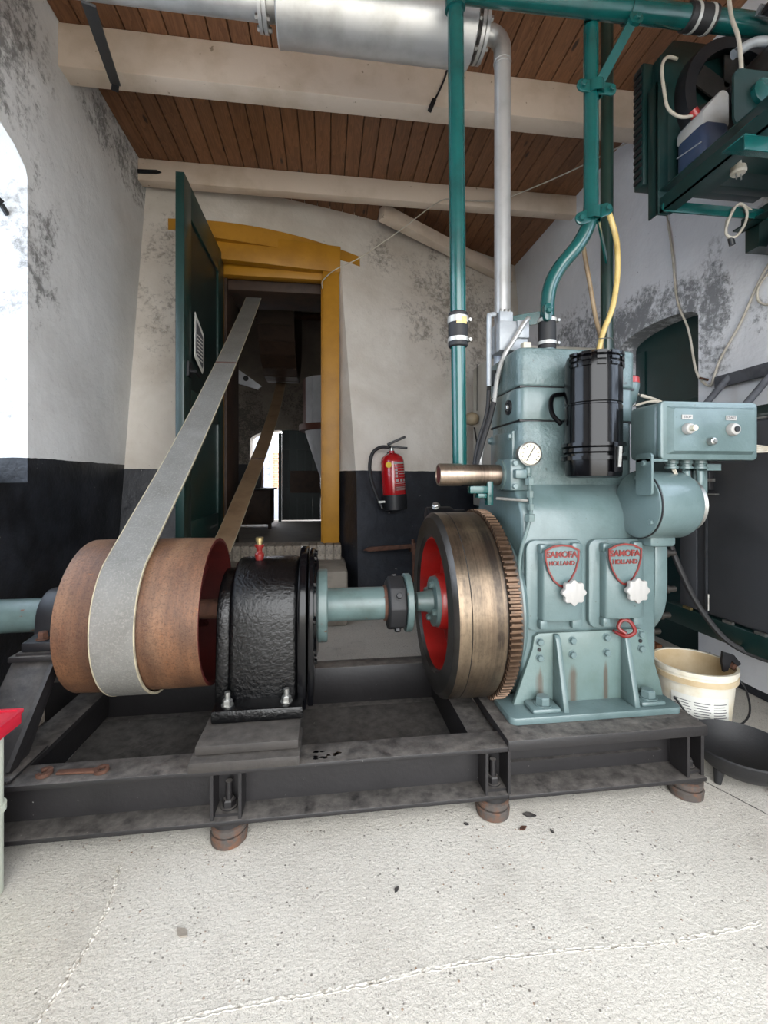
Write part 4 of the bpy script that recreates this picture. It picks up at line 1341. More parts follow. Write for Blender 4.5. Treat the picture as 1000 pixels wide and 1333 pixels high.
part('wire', MB().tube([(1.062, 1.25, .99), (1.078, 1.25, .955), (1.085, 1.26, .94)], .003, 6), CORDW, kb)
part('bracket_strip', MB().prism(rrect(1.195, 1.262, .905, 1.03, .01), 'x', .943, .950), ENG, kb)
part('bracket_strip', MB().prism(rrect(1.165, 1.215, .905, 1.015, .008), 'y', 1.29, 1.296), ENG, kb)
bolt(kb, (.943, 1.225, 1.0), (-1, 0, 0), .009, .008, ENG)
part('bracket_arm', MB().box(.943, 1.0, 1.20, 1.26, 1.005, 1.013).box(1.165, 1.215, 1.24, 1.34, .98, 1.0), ENG, kb)
for k in range(4):
    part('wire', MB().tube([(1.285, 1.30, 1.055 + k * .006), (1.33, 1.29, 1.07 - k * .008), (1.40, 1.28, 1.06 - k * .006), (1.52, 1.27, 1.05)], .0035, 6), CORDW, kb)
part('wire', MB().tube([(.985, 1.33, 1.19), (1.02, 1.30, 1.20), (1.05, 1.28, 1.195), (1.06, 1.27, 1.182)], .004, 6), CORDW, kb)

# ================================================================== PIPES
# silver exhaust with muffler
xh = thing('exhaust_pipe', 'silver painted exhaust pipe with a fat muffler below the ceiling', 'exhaust', (.68, 1.68, 1.4))
EY, EZ = 1.68, 2.70
part('muffler', MB().lathe([(-.185, .06), (-.183, .116), (-.178, .121), (-.165, .118), (.54, .118), (.553, .121), (.557, .116), (.559, .06)], (0, EY, EZ), (1, 0, 0), 56), SILV, xh, angle=45)
part('inlet_pipe', MB().cyl((.55, EY, EZ), (.61, EY, EZ), .042, n=28), SILV, xh)
part('tail_pipe', MB().cyl((-1.24, EY, EZ), (-.18, EY, EZ), .052, n=32), SILV, xh)
for (fx, rr) in ((-.232, .083), (.592, .098)):
    fl_ = part('flange', MB().lathe([(-.016, .05), (-.016, rr), (-.003, rr), (-.003, rr - .01), (.001, rr - .01), (.001, rr), (.014, rr), (.014, .05)], (fx, EY, EZ), (1, 0, 0), 40), SILV, xh)
    for i in range(6):
        a = 2 * PI * i / 6 + .3
        yy, zz = EY + (rr - .016) * math.cos(a), EZ + (rr - .016) * math.sin(a)
        bolt(fl_, (fx + .014, yy, zz), (1, 0, 0), .010, .012, STEEL)
        bolt(fl_, (fx - .016, yy, zz), (-1, 0, 0), .010, .012, STEEL)
elb = [(.60, EY, EZ), (.625, EY, EZ)] + [(.625 + .06 * math.sin(R(a)), EY, EZ - .06 + .06 * math.cos(R(a))) for a in (15, 30, 45, 60, 75, 90)] + [(.685, EY, 2.58)]
part('elbow', MB().tube(elb, .034, 24, 2), SILV, xh)
part('down_pipe', MB().cyl((.685, EY, 2.60), (.685, EY, 1.45), .0315, n=28), SILV, xh)
part('weld', MB().lathe([(-.004, .031), (0, .0355), (.004, .031)], (.685, EY, 2.592), (0, 0, 1), 28, closed=True), SILV, xh)
part('lower_flange', MB().cyl((.685, EY, 1.44), (.685, EY, 1.46), .05, n=28).cyl((.685, EY, 1.39), (.685, EY, 1.44), .034, n=24), ALU, xh)

# teal cooling pipes
gp = thing('cooling_pipe', 'teal pipe dropping straight down left of the engine', 'pipe', (.45, 1.5, .97))
part('riser', MB().cyl((.430, 1.462, 2.60), (.456, 1.515, 1.52), .0275, n=28), TEAL, gp)
part('lower_riser', MB().cyl((.456, 1.515, 1.42), (.468, 1.535, .97), .0255, n=28), TEAL, gp)
hs = part('rubber_sleeve', MB().lathe([(0, .030), (.004, .034), (.116, .034), (.12, .030)], (.4545, 1.513, 1.535), (.01, .03, -1), 28), BLKR, gp)
clamp_band(gp, (.4553, 1.5145, 1.508), (0, 0, 1), .0345, .022)
clamp_band(gp, (.4570, 1.5170, 1.440), (0, 0, 1), .0345, .014)
part('sleeve_label', MB().patch(.456, 1.5155, .0366, -25, 35, 1.488, 1.512, 5, .0008), HOSEY, gp)
hp_ = thing('header_pipe', 'thick teal pipe running level below the ceiling to the right wall', 'pipe', (1.1, 1.46, 2.57))
part('pipe_run', MB().cyl((.42, 1.46, 2.603), (1.0, 1.46, 2.618), .036, n=32).cyl((1.0, 1.46, 2.618), (1.86, 1.46, 2.640), .036, n=32), TEAL, hp_)
part('pipe_elbow', MB().tube([(.455, 1.46, 2.604), (.43, 1.46, 2.60), (.428, 1.46, 2.57), (.430, 1.463, 2.54)], .0345, 24, 5), TEAL, hp_)
part('rubber_sleeve', MB().lathe([(0, .037), (.004, .043), (.106, .043), (.11, .037)], (1.285, 1.46, 2.6255), (1, 0, .025), 32), BLKR, hp_)
clamp_band(hp_, (1.315, 1.46, 2.626), (1, 0, .1), .0432, .012)
clamp_band(hp_, (1.372, 1.46, 2.6275), (1, 0, .1), .0432, .012)
part('pipe_clip', MB().lathe([(-.016, .037), (-.016, .043), (.016, .043), (.016, .037)], (1.075, 1.46, 2.620), (1, 0, 0), 28, closed=True), TEAL, hp_)
part('clip_ear', MB().prism(rrect(1.045, 1.095, 2.545, 2.582, .016), 'y', 1.428, 1.442), TEAL, hp_)
bolt(hp_, (1.072, 1.428, 2.562), (0, -1, 0), .011, .012, TEAL)

g2 = thing('coolant_pipe', 'bent teal pipe curving down onto the engine top', 'pipe', (.86, 1.52, 1.4))
part('bent_pipe', MB().tube([(.945, 1.50, 2.62), (.945, 1.50, 2.40), (.946, 1.50, 2.18), (.945, 1.50, 2.04), (.945, 1.50, 1.94), (.938, 1.502, 1.875), (.905, 1.515, 1.805), (.85, 1.535, 1.735), (.818, 1.545, 1.675), (.806, 1.55, 1.61), (.804, 1.55, 1.54)], .0255, 24, 6), TEAL, g2)
part('rubber_sleeve', MB().lathe([(0, .028), (.003, .0315), (.117, .0315), (.12, .028)], (.804, 1.55, 1.548), (0, 0, -1), 28), BLKR, g2)
clamp_band(g2, (.804, 1.55, 1.535), (0, 0, 1), .032, .012)
clamp_band(g2, (.804, 1.55, 1.452), (0, 0, 1), .032, .012)
part('outlet', MB().cyl((.804, 1.55, 1.39), (.804, 1.55, 1.44), .03, n=24), ENG, g2)


def saddle(parent, p, dx, dz, w=.145):
    """two-bolt pipe saddle in front of an upright pipe"""
    x, y, z = p
    a = math.atan2(dz, dx)
    pl = rrect(-w / 2, w / 2, -.022, .022, .0215)
    pl = [(x + q * math.cos(a) - t * math.sin(a), z + q * math.sin(a) + t * math.cos(a)) for q, t in pl]
    sd = part('pipe_saddle', MB().prism(pl, 'y', y - .012, y - .004), TEAL, parent, bevel=.002)
    part('saddle_bow', MB().lathe([(-.02, .026), (-.02, .031), (.02, .031), (.02, .026)], (x, y, z), (0, 0, 1), 24, closed=True), TEAL, sd)
    for s in (-1, 1):
        bolt(sd, (x + s * (w / 2 - .02) * math.cos(a), y - .012, z + s * (w / 2 - .02) * math.sin(a)), (0, -1, 0), .011, .012, TEAL)
    return sd


saddle(g2, (.955, 1.49, 2.352), 1, -.03, .15)
saddle(g2, (.945, 1.49, 1.90), 1, .42, .15)
part('stay', MB().bar((1.065, 1.44, 2.56), (.965, 1.475, 2.37), .006, .034, up=(.8, 0, .5)), TEAL, g2)
part('stay', MB().bar((.965, 1.49, 1.89), (1.10, 1.64, 1.82), .006, .03, up=(0, 0, 1)), TEAL, g2)
part('stay', MB().bar((.66, 1.63, 1.545), (.80, 1.56, 1.555), .006, .045, up=(0, 0, 1)), TEAL, g2)
part('stay_clip', MB().prism(rrect(.772, .800, 1.522, 1.585, .013), 'y', 1.505, 1.525), TEAL, g2, bevel=.003)
bolt(g2, (.786, 1.505, 1.556), (0, -1, 0), .010, .010, TEAL)
tag(part('riser_pipe', MB().cyl((1.155, 1.72, .92), (1.155, 1.72, 3.1), .0245, n=24), GRND), 'dark green upright pipe rising behind the engine to the ceiling', 'pipe')
tag(part('fuel_hose', MB().tube([(1.02, 1.56, 1.96), (1.06, 1.58, 1.985), (1.10, 1.6, 1.935), (1.117, 1.6, 1.86), (1.118, 1.6, 1.74), (1.098, 1.6, 1.62), (1.06, 1.6, 1.525), (1.04, 1.6, 1.45), (1.03, 1.6, 1.395)], .0105, 12), HOSEY),
    'yellowed plastic hose looping beside the dark green pipe', 'hose')
tag(part('fuel_hose', MB().tube([(.985, 1.60, 1.99), (1.01, 1.66, 1.92), (1.034, 1.68, 1.845), (1.054, 1.68, 1.742), (1.077, 1.68, 1.618), (1.09, 1.66, 1.50), (1.07, 1.63, 1.395)], .0085, 10), HOSEB),
    'thin brown hose hanging behind the bent teal pipe', 'hose')
tag(part('hose_tie', MB().tube([(1.02, 1.57, 1.485), (1.08, 1.575, 1.49), (1.15, 1.66, 1.475), (1.19, 1.69, 1.48), (1.185, 1.68, 1.465)], .002, 6), STEEL),
    'thin wire tying the hoses to the dark green pipe', 'wire')

# grey valve box at the foot of the silver pipe, with its cables
vb = thing('solenoid_box', 'light grey solenoid box at the foot of the silver pipe', 'switch box', (.665, 1.60, 1.42))
part('case', MB().box(.625, .735, 1.56, 1.64, 1.425, 1.535), ALU, vb, bevel=.006)
part('cover', MB().box(.69, .735, 1.548, 1.562, 1.47, 1.535), ALU, vb, bevel=.004)
part('top_block', MB().box(.632, .685, 1.575, 1.63, 1.535, 1.575), ALU, vb, bevel=.005)
for xx in (.642, .658, .675):
    bolt(vb, (xx, 1.59, 1.575), (0, 0, 1), .006, .012, STEEL)
part('side_pipe', MB().tube([(.63, 1.60, 1.57), (.605, 1.60, 1.565), (.60, 1.60, 1.54), (.60, 1.60, 1.30)], .009, 10), ALU, vb)
part('armoured_cable', MB().tube([(.73, 1.545, 1.54), (.71, 1.535, 1.52), (.665, 1.535, 1.45), (.635, 1.54, 1.40), (.618, 1.56, 1.33), (.608, 1.58, 1.22), (.585, 1.60, 1.12), (.565, 1.60, 1.02), (.57, 1.58, .98)], .009, 10), SILV, vb)
part('black_cable', MB().tube([(.612, 1.575, 1.25), (.595, 1.585, 1.17), (.57, 1.595, 1.08), (.555, 1.60, 1.0), (.57, 1.58, .965), (.60, 1.55, 1.0)], .010, 10), BLKR, vb)
part('black_cable', MB().tube([(.600, 1.60, 1.30), (.592, 1.60, 1.2), (.56, 1.61, 1.08), (.545, 1.61, .99)], .008, 10), BLKR, vb)
tag(part('head_plug', MB().box(.69, .72, 1.50, 1.53, 1.396, 1.44), GLASSW, bevel=.004), 'small cream block on top of the rocker cover', 'plug')

# ================================================================== AROUND THE MACHINE
# ---- dark grey steel cabinet on a green skid, right
gc = thing('steel_cabinet', 'dark grey steel cabinet on a dark green skid along the right wall', 'cabinet', (1.66, 1.25, 0))
part('carcass', MB().box(1.51, 1.845, .70, 1.735, .415, 1.165), GREYC, gc, bevel=.004)
dd = part('door', MB().box(1.498, 1.511, .76, 1.588, .425, 1.155), GREYC, gc, bevel=.003)
part('edge_strip', MB().box(1.496, 1.511, 1.592, 1.600, .42, 1.16), GREYC, gc)
part('corner_panel', MB().box(1.503, 1.511, 1.65, 1.735, .42, 1.16), GREYC, gc, bevel=.002)
part('hinge_pin', MB().cyl((1.494, 1.583, .435), (1.494, 1.583, .50), .004, n=8), STEEL, dd)
lt = part('latch', MB().box(1.475, 1.511, 1.56, 1.63, .91, .985), BLKP, gc, bevel=.004)
part('latch_knob', MB().cyl((1.476, 1.585, .95), (1.462, 1.585, .95), .014, n=14).box(1.468, 1.474, 1.53, 1.58, .944, .956), STEEL, lt)
part('latch_lever', MB().box(1.478, 1.486, 1.525, 1.58, .892, .898), STEEL, lt)
for yy in (1.494, 1.367, 1.684):
    part('fixing_clip', MB().box(1.488, 1.50, yy - .02, yy + .02, .412, .422), STEEL if yy < 1.6 else BRASS, gc)
part('skid_beam', MB().box(1.49, 1.56, .62, 1.80, .335, .412), TEALD, gc, bevel=.003)
part('skid_beam', MB().box(1.78, 1.84, .62, 1.80, .335, .412), TEALD, gc, bevel=.003)
for yy in (.68, 1.22):
    part('skid_leg', MB().box(1.79, 1.84, yy - .025, yy + .025, 0, .335), TEALD, gc, bevel=.003)
    part('skid_cross', MB().box(1.56, 1.78, yy - .03, yy + .03, .335, .40), TEALD, gc)
part('top_lip', MB().box(1.505, 1.845, .70, 1.735, 1.165, 1.172), STEEL, gc)
tag(part('junction_housing', MB().box(1.36, 1.42, 1.58, 1.66, .79, .84).lathe([(0, .035), (.03, .03), (.04, .02)], (1.39, 1.62, .79), (0, 0, -1), 16), BLKR, bevel=.004),
    'small dark junction housing below the control box conduits', 'junction box')
tag(part('drain_cable', MB().tube([(1.36, 1.62, .80), (1.30, 1.55, .72), (1.315, 1.52, .62), (1.37, 1.50, .49), (1.44, 1.46, .375), (1.52, 1.42, .322), (1.62, 1.38, .30), (1.75, 1.34, .31)], .0105, 10), BLKR),
    'thick black cable sagging in front of the grey cabinet', 'cable')

# ---- ladder laid on the cabinet against the wall
la = thing('wooden_ladder', 'weathered wooden ladder lying on its side above the grey cabinet', 'ladder', (1.7, 1.4, 1.17))
part('rail', MB().bar((1.835, .70, 1.432), (1.835, 1.90, 1.412), .022, .055), LADR, la, bevel=.004)
part('rail', MB().bar((1.64, .70, 1.205), (1.64, 1.90, 1.205), .022, .060), TEALD, la, bevel=.004)
for k in range(5):
    yy = 1.83 - k * .235
    part('rung', MB().cyl((1.835, yy, 1.425), (1.64, yy + .01, 1.21), .014, n=12), LADR, la)

# ---- bucket
bu = thing('plastic_bucket', 'stained white plastic bucket with a wire handle', 'bucket', (1.405, 1.555, 0))
BC = (1.405, 1.555, 0)
part('shell', MB().lathe([(0, .108), (.004, .112), (.20, .130), (.20, .135), (.235, .137), (.237, .141), (.252, .141), (.252, .131), (.06, .112), (.03, .108)], BC, (0, 0, 1), 56), BUCK, bu)
part('lining', MB().lathe([(.035, .1085), (.06, .1125), (.248, .1315), (.249, .1305), (.06, .111), (.037, .107)], BC, (0, 0, 1), 48), BUCKI, bu)
part('rim_band', MB().lathe([(.205, .132), (.205, .139), (.225, .140), (.225, .132)], BC, (0, 0, 1), 48, closed=True), BUCKI, bu)
part('paper_label', MB().patch(BC[0], BC[1], .1235, -75, 12, .055, .165, 14, .004), PAPER, bu)
for col, (a0, a1) in enumerate(((-70, -45), (-42, -18), (-14, 8))):
    for k in range(9):
        part('text_line', MB().patch(BC[0], BC[1], .1275, a0, a1 - (k * 7 % 5), .067 + k * .0095, .0695 + k * .0095, 4, .0008), INK, bu)
part('wire_handle', MB().tube([(1.53, 1.50, .215), (1.54, 1.465, .17), (1.50, 1.415, .115), (1.43, 1.395, .085), (1.35, 1.405, .075), (1.30, 1.44, .09), (1.275, 1.50, .15)], .0035, 8), BLKP, bu)
rp = thing('rusty_bracket', 'rusty black bracket hooked over the bucket rim', 'bracket', (1.48, 1.52, .23))
part('plate', MB().prism([(1.455, .315), (1.50, .30), (1.53, .265), (1.515, .258), (1.49, .28), (1.475, .245), (1.458, .24), (1.45, .28)], 'y', 1.475, 1.485), BLKP, rp)
part('hook', MB().bar((1.50, 1.49, .245), (1.525, 1.49, .275), .02, .014), RUST, rp)

# ---- black dish on three feet
di = thing('drip_dish', 'shallow black iron dish standing on three stub feet', 'dish', (1.30, 1.252, 0))
part('bowl', MB().lathe([(.030, .02), (.032, .05), (.048, .095), (.078, .128), (.116, .146), (.120, .142), (.082, .122), (.054, .09), (.040, .05), (.038, .01)], (1.30, 1.252, 0), (0, 0, 1), 56), BLKR, di, angle=60)
for a in (-60, 60, 180):
    c_, s_ = math.cos(R(a)), math.sin(R(a))
    part('foot', MB().cyl((1.30 + .085 * c_, 1.252 + .085 * s_, 0), (1.30 + .08 * c_, 1.252 + .08 * s_, .045), .009, .016, 12), BLKR, di)

# ---- pale bin with a red lid, left edge
bn = thing('storage_bin', 'pale green plastic bin with a red lid at the left edge', 'bin', (-.9, 1.0, 0))
part('body', MB().prism(rrect(-1.06, -.738, .84, 1.15, .03), 'z', 0, .372), BINP, bn, bevel=.006)
part('band', MB().prism(rrect(-1.064, -.734, .836, 1.154, .03), 'z', .19, .205), BINP, bn)
part('lid', MB().prism(rrect(-1.08, -.718, .82, 1.165, .012), 'z', .372, .402), REDT, bn, bevel=.004)
part('lid_edge', MB().ring(rrect(-1.083, -.715, .817, 1.168, .012), rrect(-1.075, -.723, .825, 1.160, .012), 'z', .400, .405), REDT, bn)

# ---- wrench on the frame
wr_ = thing('open_wrench', 'rusty open ended wrench lying on the base frame', 'wrench', (-.63, 1.217, .21))
part('shank', MB().bar((-.675, 1.219, .2135), (-.575, 1.214, .2135), .016, .006), RUST, wr_, bevel=.002)
hd = [(-.675 + .018 * math.cos(R(a)), 1.22 + .02 * math.sin(R(a))) for a in range(35, 326, 29)]
hin = [(-.673 + .009 * math.cos(R(a)), 1.22 + .010 * math.sin(R(a))) for a in range(325, 34, -29)]
part('jaw', MB().prism([(-x - 1.38, y) for x, y in hd + hin], 'z', .2105, .219), RUST, wr_)
part('jaw', MB().lathe([(0, .010), (0, .017), (.008, .017), (.008, .010)], (-.568, 1.214, .2105), (0, 0, 1), 20, closed=True), RUST, wr_)

# ---- fire extinguisher on the mill wall
EXX, EXY = .497, 3.235
fe = thing('fire_extinguisher', 'red fire extinguisher with a black base hung on the wall', 'fire extinguisher', (EXX, EXY, .74))
part('cylinder', MB().lathe([(0, .07), (.06, .086), (.34, .086), (.37, .078), (.395, .05), (.405, .022), (.42, .02)], (EXX, EXY, .745), (0, 0, 1), 40), REDEX, fe)
part('base_skirt', MB().lathe([(-.012, .076), (-.008, .089), (.098, .090), (.10, .085)], (EXX, EXY, .745), (0, 0, 1), 40), BLKP, fe)
part('valve', MB().cyl((EXX, EXY, 1.16), (EXX, EXY, 1.20), .016, n=14), STEEL, fe)
part('lever', MB().bar((EXX - .03, EXY, 1.212), (EXX + .105, EXY - .02, 1.262), .028, .018), BLKP, fe, bevel=.003)
part('lever', MB().bar((EXX - .03, EXY, 1.20), (EXX + .115, EXY - .02, 1.178), .028, .016), BLKP, fe, bevel=.003)
part('hose', MB().tube([(EXX - .01, EXY - .02, 1.19), (EXX - .08, EXY - .02, 1.195), (EXX - .14, EXY - .02, 1.16), (EXX - .168, EXY - .02, 1.08), (EXX - .168, EXY - .02, .98), (EXX - .145, EXY - .03, .88), (EXX - .115, EXY - .03, .79), (EXX - .10, EXY - .03, .755)], .013, 10), BLKR, fe)
part('nozzle', MB().cyl((EXX - .112, EXY - .03, .79), (EXX - .10, EXY - .03, .75), .012, .015, 12), BLKP, fe)
part('hose_clip', MB().box(EXX - .125, EXX - .075, EXY - .045, EXY - .015, .792, .806), STEEL, fe)
part('inspection_sticker', MB().cyl((EXX - .034, EXY - .070, 1.062), (EXX - .041, EXY - .0845, 1.062), .021, n=24), YTAG, fe)
part('print_panel', MB().patch(EXX, EXY, .0862, -5, 68, .875, .905, 10, .0006), LETR, fe)
rows = [(1.072, .014, -2, 66), (1.05, .005, 0, 60), (1.03, .004, 16, 64), (1.012, .004, 16, 66), (.994, .004, 20, 64), (.976, .004, 20, 66), (.926, .004, 0, 62), (.913, .003, 0, 66), (.898, .003, 4, 58), (.888, .003, 4, 62), (.878, .003, 4, 54)]
for (z, h, a0, a1) in rows:
    part('print_line', MB().patch(EXX, EXY, .0868, a0, a1, z - h / 2, z + h / 2, 8, .0006), WHITEP, fe)
for (z, a0) in ((1.022, 2), (1.0, 2), (.978, 2)):
    part('pictogram', MB().patch(EXX, EXY, .0868, a0, a0 + 12, z - .008, z + .008, 3, .0006), WHITEP, fe)
for a0 in (3, 26, 48):
    part('pictogram', MB().patch(EXX, EXY, .0868, a0, a0 + 14, .938, .958, 3, .0006), WHITEP, fe)
part('wall_hook', MB().box(EXX - .02, EXX + .02, EXY + .08, EXY + .125, 1.10, 1.16), BLKP, fe)
fe.rotation_euler = (0, R(-3.5), 0)

# ---- rusty gate hook on the wall
rh = thing('iron_gate_hook', 'rusty iron bracket fixed on the black dado below the extinguisher', 'iron bracket', (.45, 3.15, .46))
part('bar', MB().prism([(.255, .455), (.29, .475), (.33, .478), (.60, .492), (.605, .462), (.34, .447), (.30, .444)], 'y', 3.13, 3.155), RUST, rh, bevel=.003)
part('upright', MB().box(.605, .63, 3.13, 3.155, .22, .50), RUST, rh, bevel=.003)
part('eye', MB().lathe([(0, .012), (.03, .012)], (.612, 3.142, .495), (0, 0, 1), 12), RUST, rh)
part('wall_lug', MB().box(.60, .63, 3.15, 3.28, .43, .46), RUST, rh)

# ---- tall pale tank in the far right corner with a float gauge
tk = thing('day_tank', 'pale grey day tank in the far corner behind the engine', 'tank', (1.45, 3.2, 0))
part('tank_body', MB().box(1.15, 1.80, 2.75, 3.42, .75, 1.83), TANK, tk, bevel=.012)
for xx in (1.17, 1.72):
    for yy in (2.77, 3.34):
        part('leg', MB().box(xx, xx + .05, yy, yy + .05, 0, .75), TEALD, tk)
part('float_cord', MB().tube([(1.143, 3.30, 1.84), (1.142, 3.30, 1.48)], .003, 6, 1), BLKP, tk)
part('float_ball', MB().lathe([(-.05, .012), (-.042, .035), (-.022, .052), (0, .056), (.022, .052), (.042, .035), (.05, .012)], (1.10, 3.30, 1.42), (0, 0, 1), 24), BALL, tk)
part('gauge_pipe', MB().tube([(1.142, 3.36, 1.36), (1.142, 3.2, 1.02)], .006, 6, 1), BLKP, tk)
part('yellow_tag', MB().cyl((1.148, 2.98, 1.60), (1.142, 2.98, 1.60), .045, n=20), YTAG, tk)
part('top_wires', MB().tube([(1.2, 3.2, 1.83), (1.25, 3.15, 1.92), (1.35, 3.1, 1.94), (1.42, 3.05, 1.86), (1.3, 3.1, 1.85), (1.22, 3.15, 1.90)], .004, 6), RUST, tk)

# ---- dark green cooler unit hung at the upper right
hu = thing('cooler_unit', 'dark green radiator cooler in a steel frame hung from the right wall', 'cooler', (1.5, 1.5, 2.0))
rd = part('radiator', MB().box(1.262, 1.82, 1.645, 1.70, 2.14, 2.63), TEALD, hu, bevel=.004)
for k in range(16):
    part('fin', MB().box(1.255, 1.263, 1.652, 1.694, 2.16 + k * .029, 2.174 + k * .029), BLKP, rd)
part('shroud', MB().prism([(1.30, 2.13), (1.83, 2.13), (1.83, 2.70), (1.36, 2.69), (1.30, 2.62)], 'y', 1.60, 1.645), TEALD, hu, bevel=.004)
part('corner_post', MB().box(1.272, 1.322, 1.585, 1.592, 1.985, 2.50).box(1.272, 1.279, 1.585, 1.63, 1.985, 2.50), TEALD, hu, bevel=.001)
part('cross_bar', MB().prism(rrect(1.28, 1.76, 1.985, 2.025, .018), 'y', 1.562, 1.57), TEAL, hu, bevel=.001)
part('rail', MB().box(1.285, 1.291, 1.02, 1.59, 1.99, 2.045).box(1.285, 1.335, 1.02, 1.59, 1.99, 1.996), TEALD, hu)
part('rail', MB().box(1.72, 1.727, .90, 1.66, 1.985, 2.04).box(1.68, 1.727, .90, 1.66, 1.985, 1.991), TEALD, hu)
part('upper_rail', MB().box(1.285, 1.335, 1.02, 1.59, 2.075, 2.08), TEALD, hu)
part('shelf_sheet', MB().box(1.30, 1.86, 1.05, 1.46, 2.083, 2.088), TEALD, hu)
part('shelf_strip', MB().box(1.34, 1.50, 1.46, 1.60, 2.083, 2.088), TEALD, hu)
fs = part('fan_shroud', MB().lathe([(0, .19), (0, .235), (.05, .24), (.05, .195)], (1.60, 1.55, 2.45), (0, 1, 0), 48, closed=True), BLKP, hu)
part('fan_hub', MB().lathe([(0, .05), (.04, .06)], (1.60, 1.55, 2.45), (0, 1, 0), 24), BLKP, hu)
for i in range(6):
    a = 2 * PI * i / 6
    part('fan_blade', MB().box(-.045, .045, -.003, .003, .05, .18), FLYF, hu, loc=(1.60, 1.575, 2.45), rot=(0, a, 0))
part('motor', MB().lathe([(0, .05), (.02, .085), (.17, .085), (.20, .06)], (1.60, 1.33, 2.42), (0, 1, 0), 32), FLYF, hu)
part('end_plate', MB().prism(rrect(1.296, 1.70, 2.09, 2.275, .03), 'y', 1.275, 1.283), TEALD, hu)
part('plate_boss', MB().lathe([(0, .04), (.015, .04), (.02, .028)], (1.395, 1.275, 2.20), (0, -1, 0), 24), TEAL, hu)
part('tray_channel', MB().box(1.246, 1.62, 1.19, 1.196, 1.945, 1.99).box(1.246, 1.62, 1.19, 1.27, 1.988, 1.994), TEAL, hu, bevel=.002)
part('tray_bracket', MB().box(1.30, 1.306, 1.20, 1.26, 1.99, 2.06).box(1.30, 1.42, 1.20, 1.206, 2.045, 2.06), TEAL, hu)
part('wall_stay', MB().box(1.74, 1.87, 1.60, 1.66, 1.90, 2.02), TEALD, hu)
part('wall_stay', MB().box(1.74, 1.87, 1.00, 1.06, 1.90, 2.02), TEALD, hu)
part('overflow_hose', MB().tube([(1.36, 1.585, 2.60), (1.305, 1.57, 2.585), (1.275, 1.56, 2.53), (1.277, 1.55, 2.43), (1.285, 1.54, 2.36), (1.325, 1.53, 2.325), (1.37, 1.52, 2.325), (1.39, 1.52, 2.335)], .006, 10), CORDW, hu)
tubes = [[(1.52, 1.40, 2.62), (1.60, 1.38, 2.60), (1.68, 1.36, 2.52)], [(1.50, 1.36, 2.58), (1.62, 1.34, 2.54), (1.72, 1.32, 2.56)], [(1.44, 1.42, 2.47), (1.50, 1.40, 2.50), (1.55, 1.38, 2.49)]]
for q, p in enumerate(tubes):
    part('copper_hose', MB().tube(p, .016, 12), [ALU, BLKR, ALU][q], hu)
part('wire_bundle', MB().tube([(1.50, 1.30, 2.44), (1.53, 1.27, 2.41), (1.56, 1.28, 2.36), (1.60, 1.27, 2.40), (1.58, 1.27, 2.46), (1.52, 1.28, 2.46)], .012, 8), WHITEP, hu)
jc = thing('coolant_jerrycan', 'white jerrycan half full of blue coolant on the cooler frame', 'jerrycan', (1.41, 1.49, 2.09))
part('liquid', MB().prism(rrect(1.352, 1.462, 1.45, 1.585, .025), 'z', 2.09, 2.255), BLUEC, jc, bevel=.012)
part('shoulder', MB().prism([(1.352, 2.245), (1.462, 2.245), (1.462, 2.365), (1.45, 2.378), (1.43, 2.378), (1.360, 2.30), (1.352, 2.285)], 'y', 1.455, 1.58), WHITEC, jc, bevel=.01)
part('cap', MB().cyl((1.385, 1.52, 2.325), (1.37, 1.52, 2.345), .017, n=18), RED, jc)
part('mould_line', MB().bar((1.3515, 1.46, 2.18), (1.3515, 1.575, 2.20), .003, .004), ALU, jc)

# ---- leads and wires
ec = thing('extension_lead', 'white mains lead with a plug hanging from the teal pipe', 'cable', (1.39, 1.35, 2.0))
part('lead', MB().tube([(1.395, 1.40, 3.08), (1.398, 1.40, 2.75), (1.40, 1.39, 2.58), (1.402, 1.36, 2.45), (1.402, 1.35, 2.27), (1.392, 1.35, 2.10), (1.386, 1.35, 2.04)], .0065, 10), CORDW, ec)
part('plug', MB().lathe([(0, .009), (.03, .011), (.033, .022), (.05, .024), (.056, .02)], (1.386, 1.35, 2.045), (0, -.05, -1), 20), CORDW, ec)
for s_ in (-1, 1):
    part('pin', MB().cyl((1.386 + s_ * .009, 1.347, 1.99), (1.386 + s_ * .009, 1.346, 1.970), .0024, n=8), STEEL, ec)
cl = thing('coiled_lead', 'short white lead coiled over the cooler bottom bar', 'cable', (1.58, 1.57, 1.9))
part('lead', MB().tube([(1.70, 1.575, 2.012), (1.62, 1.555, 2.028), (1.585, 1.55, 2.02), (1.562, 1.56, 1.97), (1.56, 1.57, 1.92), (1.59, 1.56, 1.905), (1.625, 1.555, 1.95), (1.632, 1.55, 2.0), (1.60, 1.55, 2.03), (1.57, 1.57, 1.99), (1.565, 1.575, 1.93), (1.578, 1.57, 1.90)], .005, 8), CORDW, cl)
part('connector', MB().cyl((1.58, 1.57, 1.905), (1.588, 1.57, 1.878), .011, n=12), BLKP, cl)
tag(part('wall_lead', MB().tube([(1.855, 2.233, 2.407), (1.856, 2.195, 2.176), (1.856, 2.163, 1.914), (1.856, 2.086, 1.724), (1.856, 2.042, 1.515), (1.856, 2.0, 1.44), (1.856, 1.955, 1.412), (1.856, 1.93, 1.46), (1.856, 1.894, 1.533), (1.856, 1.794, 1.662), (1.856, 1.721, 1.787), (1.85, 1.66, 1.86), (1.84, 1.60, 1.88)], .0055, 8), CORDW),
    'long cream lead drooping across the right wall to the nail', 'cable')
tag(part('wall_lead', MB().tube([(1.84, 1.62, 1.84), (1.85, 1.70, 1.79), (1.855, 1.71, 1.73), (1.85, 1.66, 1.69), (1.84, 1.58, 1.68), (1.84, 1.50, 1.70)], .005, 8), CORDW),
    'short loop of cream lead under the dark wall lamp', 'cable')
